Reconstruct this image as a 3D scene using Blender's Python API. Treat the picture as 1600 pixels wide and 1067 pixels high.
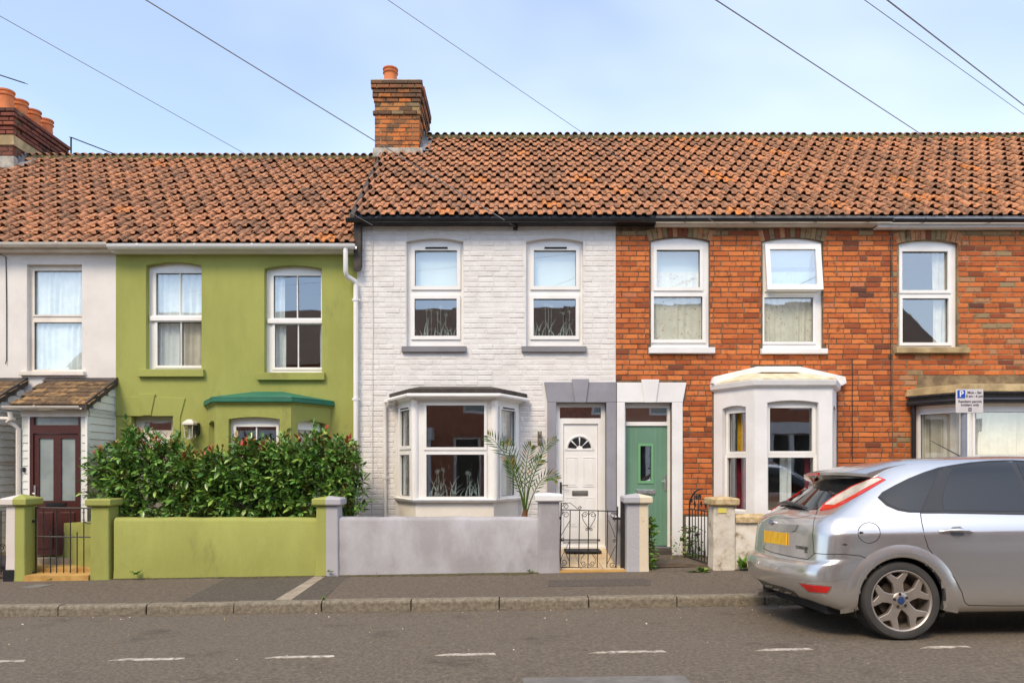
import bpy, bmesh, math, random
from mathutils import Vector, Matrix
from mathutils.bvhtree import BVHTree
R = math.radians
rnd = random.Random(11)
SC = bpy.context.scene
COL = SC.collection
for o in list(bpy.data.objects): bpy.data.objects.remove(o)

# ------------------------------------------------------------------ camera, sky, sun, exposure
F, HZ, CZ = 1100.0, 725.0, 1.5           # focal length in photo pixels, horizon row, eye height
YF = 10.48                               # distance of the terrace's facade plane
cd = bpy.data.cameras.new('camera'); cam = bpy.data.objects.new('camera', cd); COL.objects.link(cam)
cam.location = (0, 0, CZ); cam.rotation_euler = (R(90), 0, 0)
cd.sensor_width = 36; cd.lens = F/1600*36; cd.shift_y = (HZ-533.5)/1600; cd.clip_end = 5000; cd.clip_start = .05
SC.camera = cam
SUN_EL, SUN_AZ = 48, -28                 # azimuth: degrees left of straight behind the camera
w = bpy.data.worlds.new('World'); SC.world = w; w.use_nodes = True
nt = w.node_tree; N = nt.nodes; L = nt.links
bg = N['Background']
sky = N.new('ShaderNodeTexSky'); sky.sky_type = 'NISHITA'; sky.sun_disc = False
sky.sun_elevation = R(SUN_EL); sky.sun_rotation = R(180+SUN_AZ); sky.air_density = 1.0; sky.dust_density = .7; sky.ozone_density = 2.6
tc = N.new('ShaderNodeTexCoord'); mp = N.new('ShaderNodeMapping'); mp.inputs['Scale'].default_value = (.9, .9, 2.0)
nz = N.new('ShaderNodeTexNoise'); nz.inputs['Scale'].default_value = 1.15; nz.inputs['Detail'].default_value = 4; nz.inputs['Roughness'].default_value = .5
nz.inputs['Distortion'].default_value = .2
rp = N.new('ShaderNodeValToRGB'); rp.color_ramp.elements[0].position = .38; rp.color_ramp.elements[1].position = .78
rp.color_ramp.elements[0].color = (.2, .2, .2, 1); rp.color_ramp.elements[1].color = (.72, .72, .72, 1)
mx = N.new('ShaderNodeMix'); mx.data_type = 'RGBA'; mx.inputs['B'].default_value = (6.3, 6.9, 7.9, 1)
L.new(tc.outputs['Generated'], mp.inputs['Vector']); L.new(mp.outputs['Vector'], nz.inputs['Vector'])
L.new(nz.outputs['Fac'], rp.inputs['Fac']); L.new(rp.outputs['Color'], mx.inputs['Factor'])
L.new(sky.outputs['Color'], mx.inputs['A']); L.new(mx.outputs['Result'], bg.inputs['Color'])
bg.inputs['Strength'].default_value = .15
sd = bpy.data.lights.new('sun', 'SUN'); sun = bpy.data.objects.new('sun', sd); COL.objects.link(sun)
sd.energy = 2.0; sd.angle = R(22); sd.color = (1, .83, .61)
_d = Vector((math.sin(R(SUN_AZ))*math.cos(R(SUN_EL)), -math.cos(R(SUN_AZ))*math.cos(R(SUN_EL)), math.sin(R(SUN_EL))))
sun.rotation_euler = _d.to_track_quat('Z', 'Y').to_euler(); sun.location = _d*40
vs = SC.view_settings; vs.view_transform = 'Standard'; vs.look = 'None'; vs.gamma = 1; vs.exposure = .74

# ------------------------------------------------------------------ helpers
def PX(x, Y=YF): return (x-800)*Y/F
def PZ(y, Y=YF): return CZ+(HZ-y)*Y/F
BASE = [(-30, .06), (4.2, .06), (5.64, .032), (7.64, -.075)]
def lerp_tab(tab, v):
    if v <= tab[0][0]: return tab[0][1]
    for (a, p), (b, q) in zip(tab, tab[1:]):
        if v <= b: return p+(q-p)*(v-a)/(b-a)
    return tab[-1][1]
SL = .0153
def road_z(X, Y): return lerp_tab(BASE, Y)+SL*X
def pave_z(X, Y): return .033+(Y-7.64)*.024+SL*X

def sRGB(r, g, b):
    f = lambda c: (c/255/12.92 if c/255 <= .04045 else ((c/255+.055)/1.055)**2.4)
    return (f(r), f(g), f(b))
def c4(c): return (c[0], c[1], c[2], 1)

WORLD = {}
def empty(name, loc, label=None, cat=None, group=None):
    o = bpy.data.objects.new(name, None); COL.objects.link(o); o.location = loc; o.empty_display_size = .2
    WORLD[o.name] = Vector(loc)
    if label: tag(o, label, cat, group)
    return o
def tag(o, label, cat, group=None):
    o['label'] = label; o['category'] = cat
    if group: o['group'] = group
    return o
def link_mesh(name, me, parent, wloc, rot=None, local=False):
    o = bpy.data.objects.new(name, me); COL.objects.link(o)
    wloc = Vector(wloc)
    if parent is not None:
        o.parent = parent
        o.location = wloc if local else wloc-WORLD[parent.name]
    else: o.location = wloc
    WORLD[o.name] = wloc
    if rot: o.rotation_euler = rot
    return o

class MB:
    def __init__(s, T=None): s.v = []; s.f = []; s.t = []; s.T = T
    def p(s, pts):
        i = len(s.v); s.v += [tuple(s.T(*q)) if s.T else tuple(q) for q in pts]; return i
    def face(s, pts, t=.5):
        i = s.p(pts); s.f.append(tuple(range(i, i+len(pts)))); s.t.append(t)
    def mesh(s, pts, faces, t=.5):
        i = s.p(pts)
        for f in faces: s.f.append(tuple(i+k for k in f)); s.t.append(t)
    def box(s, x0, x1, y0, y1, z0, z1, t=.5):
        s.mesh([(x0,y0,z0),(x1,y0,z0),(x1,y1,z0),(x0,y1,z0),(x0,y0,z1),(x1,y0,z1),(x1,y1,z1),(x0,y1,z1)],
               [(0,3,2,1),(4,5,6,7),(0,1,5,4),(1,2,6,5),(2,3,7,6),(3,0,4,7)], t)
    def prism(s, poly, y0, y1, t=.5):       # polygon in (x,z), extruded along y
        n = len(poly)
        s.mesh([(a, y0, b) for a, b in poly]+[(a, y1, b) for a, b in poly],
               [tuple(range(n)), tuple(range(2*n-1, n-1, -1))]+[(i, i+n, (i+1) % n+n, (i+1) % n) for i in range(n)], t)
    def loft(s, rings, close=True, cap=True, t=.5):
        n = len(rings[0]); i = s.p([q for r in rings for q in r])
        for k in range(len(rings)-1):
            for j in range(n if close else n-1):
                a = i+k*n+j; b = i+k*n+(j+1) % n
                s.f.append((a, b, b+n, a+n)); s.t.append(t)
        if cap and close:
            s.f.append(tuple(i+j for j in range(n-1, -1, -1))); s.t.append(t)
            s.f.append(tuple(i+(len(rings)-1)*n+j for j in range(n))); s.t.append(t)
    def tube(s, pts, r, n=7, t=.5):
        pts = [Vector(p) for p in pts]; rings = []
        for k, p in enumerate(pts):
            d = (pts[min(k+1, len(pts)-1)]-pts[max(k-1, 0)]).normalized()
            up = Vector((0, 0, 1)) if abs(d.z) < .9 else Vector((0, 1, 0))
            a = d.cross(up).normalized(); b = d.cross(a)
            rr = r[k] if isinstance(r, (list, tuple)) else r
            rings.append([p+a*(rr*math.cos(2*math.pi*j/n))+b*(rr*math.sin(2*math.pi*j/n)) for j in range(n)])
        s.loft(rings, t=t)
    def lathe(s, c, prof, n=20, t=.5, axis='z'):
        rings = []
        for r, h in prof:
            ring = []
            for j in range(n):
                a = 2*math.pi*j/n; ca, sa = r*math.cos(a), r*math.sin(a)
                ring.append((c[0]+ca, c[1]+sa, c[2]+h) if axis == 'z' else (c[0]+ca, c[1]+h, c[2]+sa))
            rings.append(ring)
        s.loft(rings, t=t)
    def build(s, name, m, parent=None, smooth=False, bevel=0, local=False, kind=None, seg=2):
        me = bpy.data.meshes.new(name)
        if local: o0 = Vector((0, 0, 0))
        else:
            xs = [[q[k] for q in s.v] for k in range(3)]
            o0 = Vector(((min(xs[0])+max(xs[0]))/2, (min(xs[1])+max(xs[1]))/2, min(xs[2])))
        me.from_pydata([Vector(q)-o0 for q in s.v], [], s.f); me.update()
        bm = bmesh.new(); bm.from_mesh(me)
        lay = None
        bmesh.ops.recalc_face_normals(bm, faces=bm.faces)
        bm.to_mesh(me); bm.free()
        at = me.attributes.new('bt', 'FLOAT', 'FACE')
        at.data.foreach_set('value', s.t)
        if m: me.materials.append(m)
        if smooth: me.polygons.foreach_set('use_smooth', [True]*len(me.polygons)); me.set_sharp_from_angle(angle=R(40))
        o = link_mesh(name, me, parent, o0, local=local)
        if bevel:
            b = o.modifiers.new('bevel', 'BEVEL'); b.width = bevel; b.segments = seg; b.limit_method = 'ANGLE'; b.angle_limit = R(40)
        if kind: o['kind'] = kind
        return o
FRONT = lambda u, d, w: (u, YF-d, w)            # facade frame: across, outward, up
def face_frame(P, Q):
    P = Vector(P); D = Vector(Q)-P; Ln = D.length; D.normalize(); n = Vector((D.y, -D.x))
    return (lambda u, d, w: (P.x+D.x*u+n.x*d, P.y+D.y*u+n.y*d, w)), Ln
def plate(mb, u0, u1, w0, w1, holes, d0, d1, t=.5):
    """slab from depth d0 (front) to d1 (back) with rectangular holes"""
    us = sorted({u0, u1, *[h[0] for h in holes], *[h[1] for h in holes]}); us = [u for u in us if u0 <= u <= u1]
    ws = sorted({w0, w1, *[h[2] for h in holes], *[h[3] for h in holes]}); ws = [q for q in ws if w0 <= q <= w1]
    solid = lambda i, j: 0 <= i < len(us)-1 and 0 <= j < len(ws)-1 and not any(
        h[0] < (us[i]+us[i+1])/2 < h[1] and h[2] < (ws[j]+ws[j+1])/2 < h[3] for h in holes)
    for i in range(len(us)-1):
        for j in range(len(ws)-1):
            if not solid(i, j): continue
            a, b, c, e = us[i], us[i+1], ws[j], ws[j+1]
            mb.face([(a,d0,c),(b,d0,c),(b,d0,e),(a,d0,e)], t); mb.face([(a,d1,e),(b,d1,e),(b,d1,c),(a,d1,c)], t)
            if not solid(i-1, j): mb.face([(a,d0,e),(a,d1,e),(a,d1,c),(a,d0,c)], t)
            if not solid(i+1, j): mb.face([(b,d0,c),(b,d1,c),(b,d1,e),(b,d0,e)], t)
            if not solid(i, j-1): mb.face([(a,d0,c),(a,d1,c),(b,d1,c),(b,d0,c)], t)
            if not solid(i, j+1): mb.face([(b,d0,e),(b,d1,e),(a,d1,e),(a,d0,e)], t)
def arch_fill(mb, u0, u1, ws, wc, d0, d1, n=12):
    """wall between a segmental arch (spring ws, crown wc) and its crown level"""
    arc = lambda u: ws+(wc-ws)*(1-((u-(u0+u1)/2)/((u1-u0)/2))**2)-.001
    for k in range(n):
        a = u0+(u1-u0)*k/n; b = u0+(u1-u0)*(k+1)/n
        mb.face([(a,d0,arc(a)),(b,d0,arc(b)),(b,d0,wc),(a,d0,wc)]); mb.face([(a,d0,arc(a)),(a,d1,arc(a)),(b,d1,arc(b)),(b,d0,arc(b))])

# ------------------------------------------------------------------ materials
def nd(nt, t, **k):
    n = nt.nodes.new(t)
    for a, b in k.items(): setattr(n, a, b)
    return n
def mat(name, c1, c2=None, scale=4., rough=.75, bump=0., bscale=80., metal=0., spec=.5, coat=0., lo=.35, hi=.65,
        speck=None, speck_scale=200., speck_lo=.6, ramp=None, stain=None, stain_scale=2., stain_lo=.55, split=None, split_x=0., stretch=(1,1,1), trans=0.):
    m = bpy.data.materials.new(name); m.use_nodes = True; t = m.node_tree; b = t.nodes['Principled BSDF']
    geo = nd(t, 'ShaderNodeNewGeometry'); mpg = nd(t, 'ShaderNodeMapping'); mpg.inputs['Scale'].default_value = stretch
    t.links.new(geo.outputs['Position'], mpg.inputs['Vector']); pos = mpg.outputs['Vector']
    def noise(sc, det=5, ro=.6):
        n = nd(t, 'ShaderNodeTexNoise'); n.inputs['Scale'].default_value = sc; n.inputs['Detail'].default_value = det; n.inputs['Roughness'].default_value = ro
        t.links.new(pos, n.inputs['Vector']); return n.outputs['Fac']
    def rng(src, a, z):
        n = nd(t, 'ShaderNodeMapRange'); n.interpolation_type = 'SMOOTHSTEP'; n.inputs['From Min'].default_value = a; n.inputs['From Max'].default_value = z
        t.links.new(src, n.inputs['Value']); return n.outputs['Result']
    def mix(fac, A, B):
        n = nd(t, 'ShaderNodeMix', data_type='RGBA')
        if hasattr(fac, 'links'): t.links.new(fac, n.inputs['Factor'])
        else: n.inputs['Factor'].default_value = fac
        for k, v in (('A', A), ('B', B)):
            if hasattr(v, 'links'): t.links.new(v, n.inputs[k])
            else: n.inputs[k].default_value = c4(v)
        return n.outputs['Result']
    if ramp:
        at = nd(t, 'ShaderNodeAttribute', attribute_name='bt'); r = nd(t, 'ShaderNodeValToRGB'); cr = r.color_ramp
        cr.elements[0].position = ramp[0][0]; cr.elements[0].color = c4(ramp[0][1])
        cr.elements[1].position = ramp[-1][0]; cr.elements[1].color = c4(ramp[-1][1])
        for q, c in ramp[1:-1]: cr.elements.new(q).color = c4(c)
        t.links.new(at.outputs['Fac'], r.inputs['Fac']); col = r.outputs['Color']
        if c2: col = mix(rng(noise(scale), lo, hi), col, c2)
    else:
        if split: # two coats of paint meeting on a line
            sx = nd(t, 'ShaderNodeSeparateXYZ'); t.links.new(geo.outputs['Position'], sx.inputs[0])
            g = nd(t, 'ShaderNodeMath', operation='GREATER_THAN'); t.links.new(sx.outputs['X'], g.inputs[0]); g.inputs[1].default_value = split_x
            c1 = mix(g.outputs[0], c1, split)
        col = mix(rng(noise(scale), lo, hi), c1, c2) if c2 else c1
    if stain: col = mix(rng(noise(stain_scale, 8, .68), stain_lo, stain_lo+.16), col, stain)
    if speck: col = mix(rng(noise(speck_scale, 3, .7), speck_lo, speck_lo+.1), col, speck)
    if hasattr(col, 'links'): t.links.new(col, b.inputs['Base Color'])
    else: b.inputs['Base Color'].default_value = c4(col)
    b.inputs['Roughness'].default_value = rough; b.inputs['Metallic'].default_value = metal; b.inputs['Specular IOR Level'].default_value = spec
    b.inputs['Coat Weight'].default_value = coat; b.inputs['Coat Roughness'].default_value = .05
    if bump:
        bp = nd(t, 'ShaderNodeBump'); bp.inputs['Strength'].default_value = 1; bp.inputs['Distance'].default_value = bump
        t.links.new(noise(bscale, 6, .65), bp.inputs['Height']); t.links.new(bp.outputs['Normal'], b.inputs['Normal'])
    return m
def glass_mat(name, tint=(1,1,1), refl=.16, tr=.92):
    m = bpy.data.materials.new(name); m.use_nodes = True; t = m.node_tree; t.nodes.remove(t.nodes['Principled BSDF'])
    out = t.nodes['Material Output']; tr_ = nd(t, 'ShaderNodeBsdfTransparent'); tr_.inputs[0].default_value = (tint[0]*tr, tint[1]*tr, tint[2]*tr, 1)
    gl = nd(t, 'ShaderNodeBsdfGlossy'); gl.inputs['Roughness'].default_value = .015; gl.inputs['Color'].default_value = (.95, .98, 1, 1)
    fr = nd(t, 'ShaderNodeLayerWeight'); pw_ = nd(t, 'ShaderNodeMath', operation='POWER'); pw_.inputs[1].default_value = 4.
    ad = nd(t, 'ShaderNodeMath', operation='MULTIPLY_ADD'); ad.inputs[1].default_value = .75; ad.inputs[2].default_value = refl; ad.use_clamp = True
    # old glass is slightly wavy
    geo = nd(t, 'ShaderNodeNewGeometry'); nz = nd(t, 'ShaderNodeTexNoise'); nz.inputs['Scale'].default_value = 2.5; nz.inputs['Detail'].default_value = 1
    bp = nd(t, 'ShaderNodeBump'); bp.inputs['Distance'].default_value = .0007; t.links.new(geo.outputs['Position'], nz.inputs['Vector']); t.links.new(nz.outputs['Fac'], bp.inputs['Height'])
    t.links.new(bp.outputs['Normal'], gl.inputs['Normal'])
    mixs = nd(t, 'ShaderNodeMixShader'); t.links.new(fr.outputs['Facing'], pw_.inputs[0]); t.links.new(pw_.outputs[0], ad.inputs[0]); t.links.new(ad.outputs[0], mixs.inputs[0])
    t.links.new(tr_.outputs[0], mixs.inputs[1]); t.links.new(gl.outputs[0], mixs.inputs[2]); t.links.new(mixs.outputs[0], out.inputs[0])
    return m

G = {}
GREEN = sRGB(158, 161, 84); LILAC = sRGB(175, 173, 176)
G['green'] = mat('green_render', GREEN, sRGB(147, 150, 76), 1.6, .85, .006, 30, stretch=(1, 1, .4), stain=sRGB(134, 134, 72), stain_scale=2.0, stain_lo=.56)
G['lilac'] = mat('lilac_paint', LILAC, sRGB(154, 150, 151), 2, .8, .006, 30, stretch=(1, 1, .5), stain=sRGB(136, 130, 126), stain_scale=2.6, stain_lo=.57)
G['greypaint'] = mat('grey_paint', sRGB(146, 145, 152), sRGB(136, 135, 142), 3, .7, .003, 40, stain=sRGB(122, 120, 126), stain_scale=3, stain_lo=.62)
G['sillgrey'] = mat('grey_sill_paint', sRGB(128, 127, 130), sRGB(118, 117, 120), 3, .7, .001, 60)
G['cream'] = mat('cream_render', sRGB(224, 219, 212), sRGB(214, 208, 200), 1.5, .85, .003, 60, stain=sRGB(196, 190, 180), stain_scale=1.3, stain_lo=.63)
G['whitewall'] = mat('white_masonry_paint', sRGB(226, 222, 217), sRGB(214, 209, 203), 1.6, .8, .004, 50, stain=sRGB(182, 172, 158), stain_scale=2.6, stain_lo=.645)
G['whitebrick'] = mat('white_painted_brick', sRGB(228, 224, 219), sRGB(216, 211, 205), 5, .75, .006, 38, stain=sRGB(192, 182, 166), stain_scale=3.2, stain_lo=.66)
G['whiterender'] = mat('white_render', sRGB(232, 231, 230), sRGB(222, 220, 218), 2, .8, .002, 70, stain=sRGB(196, 190, 178), stain_scale=3, stain_lo=.66)
G['upvc'] = mat('white_upvc', sRGB(238, 236, 232), sRGB(230, 227, 221), 2, .35, 0)
G['oldupvc'] = mat('cream_upvc', sRGB(226, 218, 206), sRGB(212, 202, 188), 3, .45, 0)
G['bloom'] = mat('bay_cream_panel', sRGB(236, 229, 216), sRGB(226, 218, 204), 2, .6, .001)
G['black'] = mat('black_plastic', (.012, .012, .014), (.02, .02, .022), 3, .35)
G['iron'] = mat('black_iron', (.012, .013, .014), (.03, .026, .022), 14, .5, .001, 120)
G['dark'] = mat('dark_rubber', (.02, .02, .021), None, rough=.8)
G['room'] = mat('room_wall', (.55, .51, .46), (.48, .44, .39), 1, .9)
G['glass'] = glass_mat('window_glass', (.95, .99, .98), .27, .98)
G['frost'] = mat('frosted_glass', sRGB(150, 160, 158), sRGB(132, 142, 140), 3, .12, 0, spec=.8)
G['blind'] = mat('pale_blind', sRGB(232, 240, 234), sRGB(224, 234, 228), 1, .8)
G['net'] = mat('net_curtain', sRGB(240, 244, 243), sRGB(226, 231, 230), 6, .9)
G['creamcurt'] = mat('cream_curtain', sRGB(228, 220, 202), sRGB(206, 196, 176), 5, .9)
G['film'] = mat('etched_film', sRGB(176, 190, 184), sRGB(158, 172, 166), 8, .6)
G['floral'] = mat('floral_net', sRGB(240, 236, 220), sRGB(226, 222, 204), 6, .9, speck=sRGB(176, 92, 100), speck_scale=26, speck_lo=.60, stain=sRGB(206, 150, 140), stain_scale=14, stain_lo=.62)
G['redcurt'] = mat('red_patterned_curtain', sRGB(140, 30, 48), sRGB(96, 20, 34), 9, .9, speck=sRGB(200, 150, 140), speck_scale=30, speck_lo=.62)
G['yelcurt'] = mat('yellow_patterned_curtain', sRGB(226, 176, 30), sRGB(196, 130, 24), 9, .9, speck=sRGB(90, 120, 110), speck_scale=22, speck_lo=.6)
G['terracotta'] = mat('terracotta_pot', sRGB(208, 122, 72), sRGB(188, 104, 58), 5, .8, .002, 60, stain=sRGB(150, 120, 50), stain_scale=6, stain_lo=.66)
G['brick'] = mat('red_brick', None, sRGB(122, 58, 34), 16, .9, .004, 90, lo=.5, hi=.8, ramp=[(0, sRGB(100, 58, 44)), (.2, sRGB(162, 80, 38)), (.45, sRGB(190, 102, 50)), (.75, sRGB(212, 123, 62)), (.86, sRGB(190, 116, 80)), (.93, sRGB(156, 130, 92)), (1, sRGB(130, 114, 84))], stain=sRGB(118, 84, 62), stain_scale=13, stain_lo=.6, speck=sRGB(226, 190, 150), speck_scale=40, speck_lo=.70)
G['mortar'] = mat('dark_mortar', sRGB(122, 102, 80), sRGB(88, 74, 58), 9, .95, .004, 90)
G['oldmortar'] = mat('buff_mortar', sRGB(150, 130, 98), sRGB(110, 92, 70), 6, .95, .004, 90)
G['chimbrick'] = mat('chimney_brick', None, sRGB(110, 74, 44), 9, .9, .005, 70, lo=.5, hi=.75, ramp=[(0, sRGB(76, 62, 50)), (.25, sRGB(120, 82, 54)), (.55, sRGB(164, 98, 52)), (.8, sRGB(196, 114, 54)), (.9, sRGB(150, 122, 78)), (1, sRGB(128, 112, 84))], stain=sRGB(82, 70, 54), stain_scale=6, stain_lo=.5, speck=sRGB(190, 160, 110), speck_scale=24, speck_lo=.66)
G['darkbrick'] = mat('dark_chimney_brick', None, sRGB(70, 44, 36), 9, .9, .005, 70, lo=.5, hi=.8, ramp=[(0, sRGB(74, 48, 40)), (.5, sRGB(112, 62, 48)), (1, sRGB(136, 76, 56))], stain=sRGB(206, 150, 30), stain_scale=4.5, stain_lo=.66)
G['tile'] = mat('clay_roof_tile', None, sRGB(104, 78, 56), 15, .9, .007, 60, lo=.42, hi=.68,
    ramp=[(0, sRGB(132, 96, 72)), (.3, sRGB(166, 116, 83)), (.65, sRGB(192, 132, 92)), (.88, sRGB(200, 136, 92)), (1, sRGB(212, 132, 66))], stain=sRGB(70, 60, 44), stain_scale=14, stain_lo=.53, speck=sRGB(206, 190, 160), speck_scale=38, speck_lo=.68)
G['underlay'] = mat('roof_underlay', (.03, .025, .02), None, rough=.95)
G['ridgemortar'] = mat('mossy_ridge_mortar', sRGB(84, 78, 58), sRGB(120, 112, 70), 14, .95, .01, 40, stain=sRGB(150, 140, 40), stain_scale=3, stain_lo=.62)
G['lead'] = mat('lead_flashing', sRGB(150, 152, 156), sRGB(120, 122, 126), 6, .55, .004, 30, metal=.3)
G['cement'] = mat('cement_flaunching', sRGB(178, 172, 160), sRGB(148, 142, 130), 9, .95, .006, 50)
G['stone'] = mat('weathered_stone', sRGB(184, 162, 120), sRGB(146, 126, 90), 5, .9, .006, 50, stain=sRGB(96, 80, 54), stain_scale=3, stain_lo=.6)
G['greenlead'] = mat('green_roof_felt', sRGB(34, 110, 84), sRGB(28, 98, 76), 3, .6, .002, 40)
G['felt'] = mat('black_felt', sRGB(78, 70, 64), sRGB(58, 52, 48), 6, .85, .006, 50)
G['ptile'] = mat('porch_tile', None, sRGB(84, 64, 44), 12, .95, .006, 60, ramp=[(0, sRGB(96, 76, 54)), (.5, sRGB(128, 102, 70)), (1, sRGB(154, 120, 78))], stain=sRGB(120, 90, 20), stain_scale=5, stain_lo=.6)
G['maroon'] = mat('maroon_wood', sRGB(80, 38, 32), sRGB(64, 29, 25), 20, .4, .001, 60, stretch=(6, 6, .5))
G['doorgreen'] = mat('sage_green_door', sRGB(108, 144, 122), sRGB(100, 136, 114), 2, .45, .0006, 90)
G['doortrim'] = mat('light_green_trim', sRGB(112, 166, 118), None, rough=.4)
G['chrome'] = mat('satin_metal', (.62, .61, .59), (.5, .49, .47), 6, .28, metal=.95)
G['olivemetal'] = mat('bronze_letterplate', sRGB(142, 134, 112), sRGB(110, 102, 84), 6, .35, metal=.7)
G['board'] = mat('white_clapboard', sRGB(224, 224, 216), sRGB(210, 212, 202), 3, .6, .001)
G['oldwhite'] = mat('flaking_white_paint', sRGB(214, 206, 192), sRGB(196, 184, 164), 5, .9, .008, 22, stain=sRGB(124, 104, 82), stain_scale=5, stain_lo=.53)
G['asphalt'] = mat('road_asphalt', sRGB(117, 105, 91), sRGB(91, 82, 70), 34, .92, .016, 38, speck=sRGB(172, 152, 126), speck_scale=48, speck_lo=.62, stain=sRGB(80, 71, 60), stain_scale=1.3, stain_lo=.55)
G['pave'] = mat('pavement_asphalt', sRGB(108, 95, 81), sRGB(86, 76, 65), 26, .93, .010, 40, speck=sRGB(150, 134, 112), speck_scale=46, speck_lo=.62, stain=sRGB(126, 110, 92), stain_scale=1.4, stain_lo=.6)
G['patch'] = mat('dark_tarmac_patch', sRGB(92, 83, 73), sRGB(74, 67, 59), 24, .93, .008, 45, speck=sRGB(126, 116, 102), speck_scale=46, speck_lo=.64)
G['kerb'] = mat('granite_kerb', sRGB(140, 130, 112), sRGB(112, 103, 88), 22, .9, .010, 45, speck=sRGB(70, 62, 54), speck_scale=50, speck_lo=.6, stain=sRGB(92, 82, 68), stain_scale=2.5, stain_lo=.58)
G['concrete'] = mat('concrete', sRGB(164, 150, 132), sRGB(142, 128, 112), 6, .92, .005, 60, stain=sRGB(110, 100, 84), stain_scale=4, stain_lo=.6)
G['coverplate'] = mat('utility_cover', sRGB(122, 118, 112), sRGB(106, 102, 96), 8, .8, .004, 80)
G['roadpaint'] = mat('worn_road_paint', sRGB(206, 198, 186), sRGB(160, 148, 132), 18, .85, .004, 60, stain=sRGB(116, 105, 92), stain_scale=16, stain_lo=.47)
G['pathtile'] = mat('cream_path_tile', sRGB(214, 190, 152), sRGB(202, 176, 138), 3, .6, .001)
G['ochre'] = mat('ochre_step', sRGB(196, 158, 92), sRGB(176, 134, 72), 4, .9, .004, 50)
G['soil'] = mat('soil', sRGB(94, 78, 60), sRGB(76, 62, 48), 8, .95, .02, 20)
G['leaf'] = mat('photinia_leaf', None, None, rough=.32, spec=.6, ramp=[(0, sRGB(62, 98, 46)), (.4, sRGB(98, 140, 60)), (.7, sRGB(140, 178, 82)), (.86, sRGB(164, 180, 84)), (.93, sRGB(170, 84, 50)), (1, sRGB(176, 60, 50))])
G['weed'] = mat('weed_leaf', None, None, rough=.5, ramp=[(0, sRGB(48, 84, 26)), (.6, sRGB(96, 140, 40)), (1, sRGB(150, 150, 60))])
G['palm'] = mat('palm_leaf', None, None, rough=.6, spec=.25, ramp=[(0, sRGB(32, 58, 20)), (.6, sRGB(62, 92, 30)), (.9, sRGB(104, 118, 44)), (1, sRGB(166, 120, 66))])
G['stem'] = mat('brown_stem', sRGB(120, 82, 48), sRGB(90, 62, 40), 9, .85)
G['wire'] = mat('wire_rubber', sRGB(150, 142, 136), None, rough=.6)
G['signface'] = mat('sign_white', sRGB(206, 200, 200), sRGB(196, 190, 190), 4, .5)
G['signblue'] = mat('sign_blue', sRGB(16, 72, 170), None, rough=.4)
G['signtext'] = mat('sign_text', (.03, .03, .035), None, rough=.5)
G['pole'] = mat('grey_pole', sRGB(134, 140, 152), sRGB(122, 128, 138), 4, .5)

# ------------------------------------------------------------------ ground, road, pavement, kerb
def sheet(name, m, fz, x0, x1, ys, dz=0, nx=2, parent=None, kind='structure'):
    mb = MB()
    for i in range(nx):
        a = x0+(x1-x0)*i/nx; b = x0+(x1-x0)*(i+1)/nx
        for p, q in zip(ys, ys[1:]): mb.face([(a,p,fz(a,p)+dz),(b,p,fz(b,p)+dz),(b,q,fz(b,q)+dz),(a,q,fz(a,q)+dz)])
    o = mb.build(name, m, parent)
    if kind: o['kind'] = kind
    return o
sheet('ground', G['soil'], lambda X, Y: -.9+(SL*max(-60, min(60, X)) if Y < 60 else 0), -900, 900, [-900, -60, 60, 900], nx=24)
sheet('road', G['asphalt'], road_z, -60, 60, [1.6, 4.2, 5.64, 7.66], nx=8)
sheet('far_pavement', G['pave'], lambda X, Y: .14+SL*X, -60, 60, [-1.9, 1.6])
pavement = sheet('pavement', G['pave'], pave_z, -60, 60, [7.77, 9.5], nx=8)
sheet('garden_ground', G['soil'], lambda X, Y: pave_z(X, 9.3)+.02, -60, 60, [9.42, YF+.2], nx=8)
kerb = sheet('kerb', G['soil'], lambda X, Y: pave_z(X, 7.7)-.03, -60, 60, [7.655, 7.775])
KJ = [90-137*k for k in range(5, 0, -1)]+[90, 228, 365, 502, 642, 780, 920, 1058, 1196, 1334, 1472, 1610, 1750, 1890]
for a, b in zip(KJ, KJ[1:]):
    xa, xb = PX(a, 7.64)+.006, PX(b, 7.64)-.006; j = rnd.uniform(-.006, .006); jy = rnd.uniform(-.006, .006)
    mb = MB(); rings = []
    for X in (xa, (xa+xb)/2, xb):
        zt = pave_z(X, 7.7)+.006+j; zb = road_z(X, 7.66)-.08; y0 = 7.64+jy
        rings.append([(X, y0, zb), (X, y0+.004, zt-.03), (X, y0+.012, zt-.01), (X, y0+.032, zt), (X, y0+.135, zt), (X, y0+.135, zb)])
    mb.loft(rings); mb.build('kerb_stone', G['kerb'], kerb, bevel=.006)
def flat_patch(name, m, pts, fz, dz, th=.004, parent=None):
    mb = MB(); top = [(x, y, fz(x, y)+dz) for x, y in pts]; bot = [(x, y, fz(x, y)-.02) for x, y in pts]
    n = len(pts); mb.mesh(top+bot, [tuple(range(n))]+[(i, i+n, (i+1) % n+n, (i+1) % n) for i in range(n)])
    return mb.build(name, m, parent)
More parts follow.
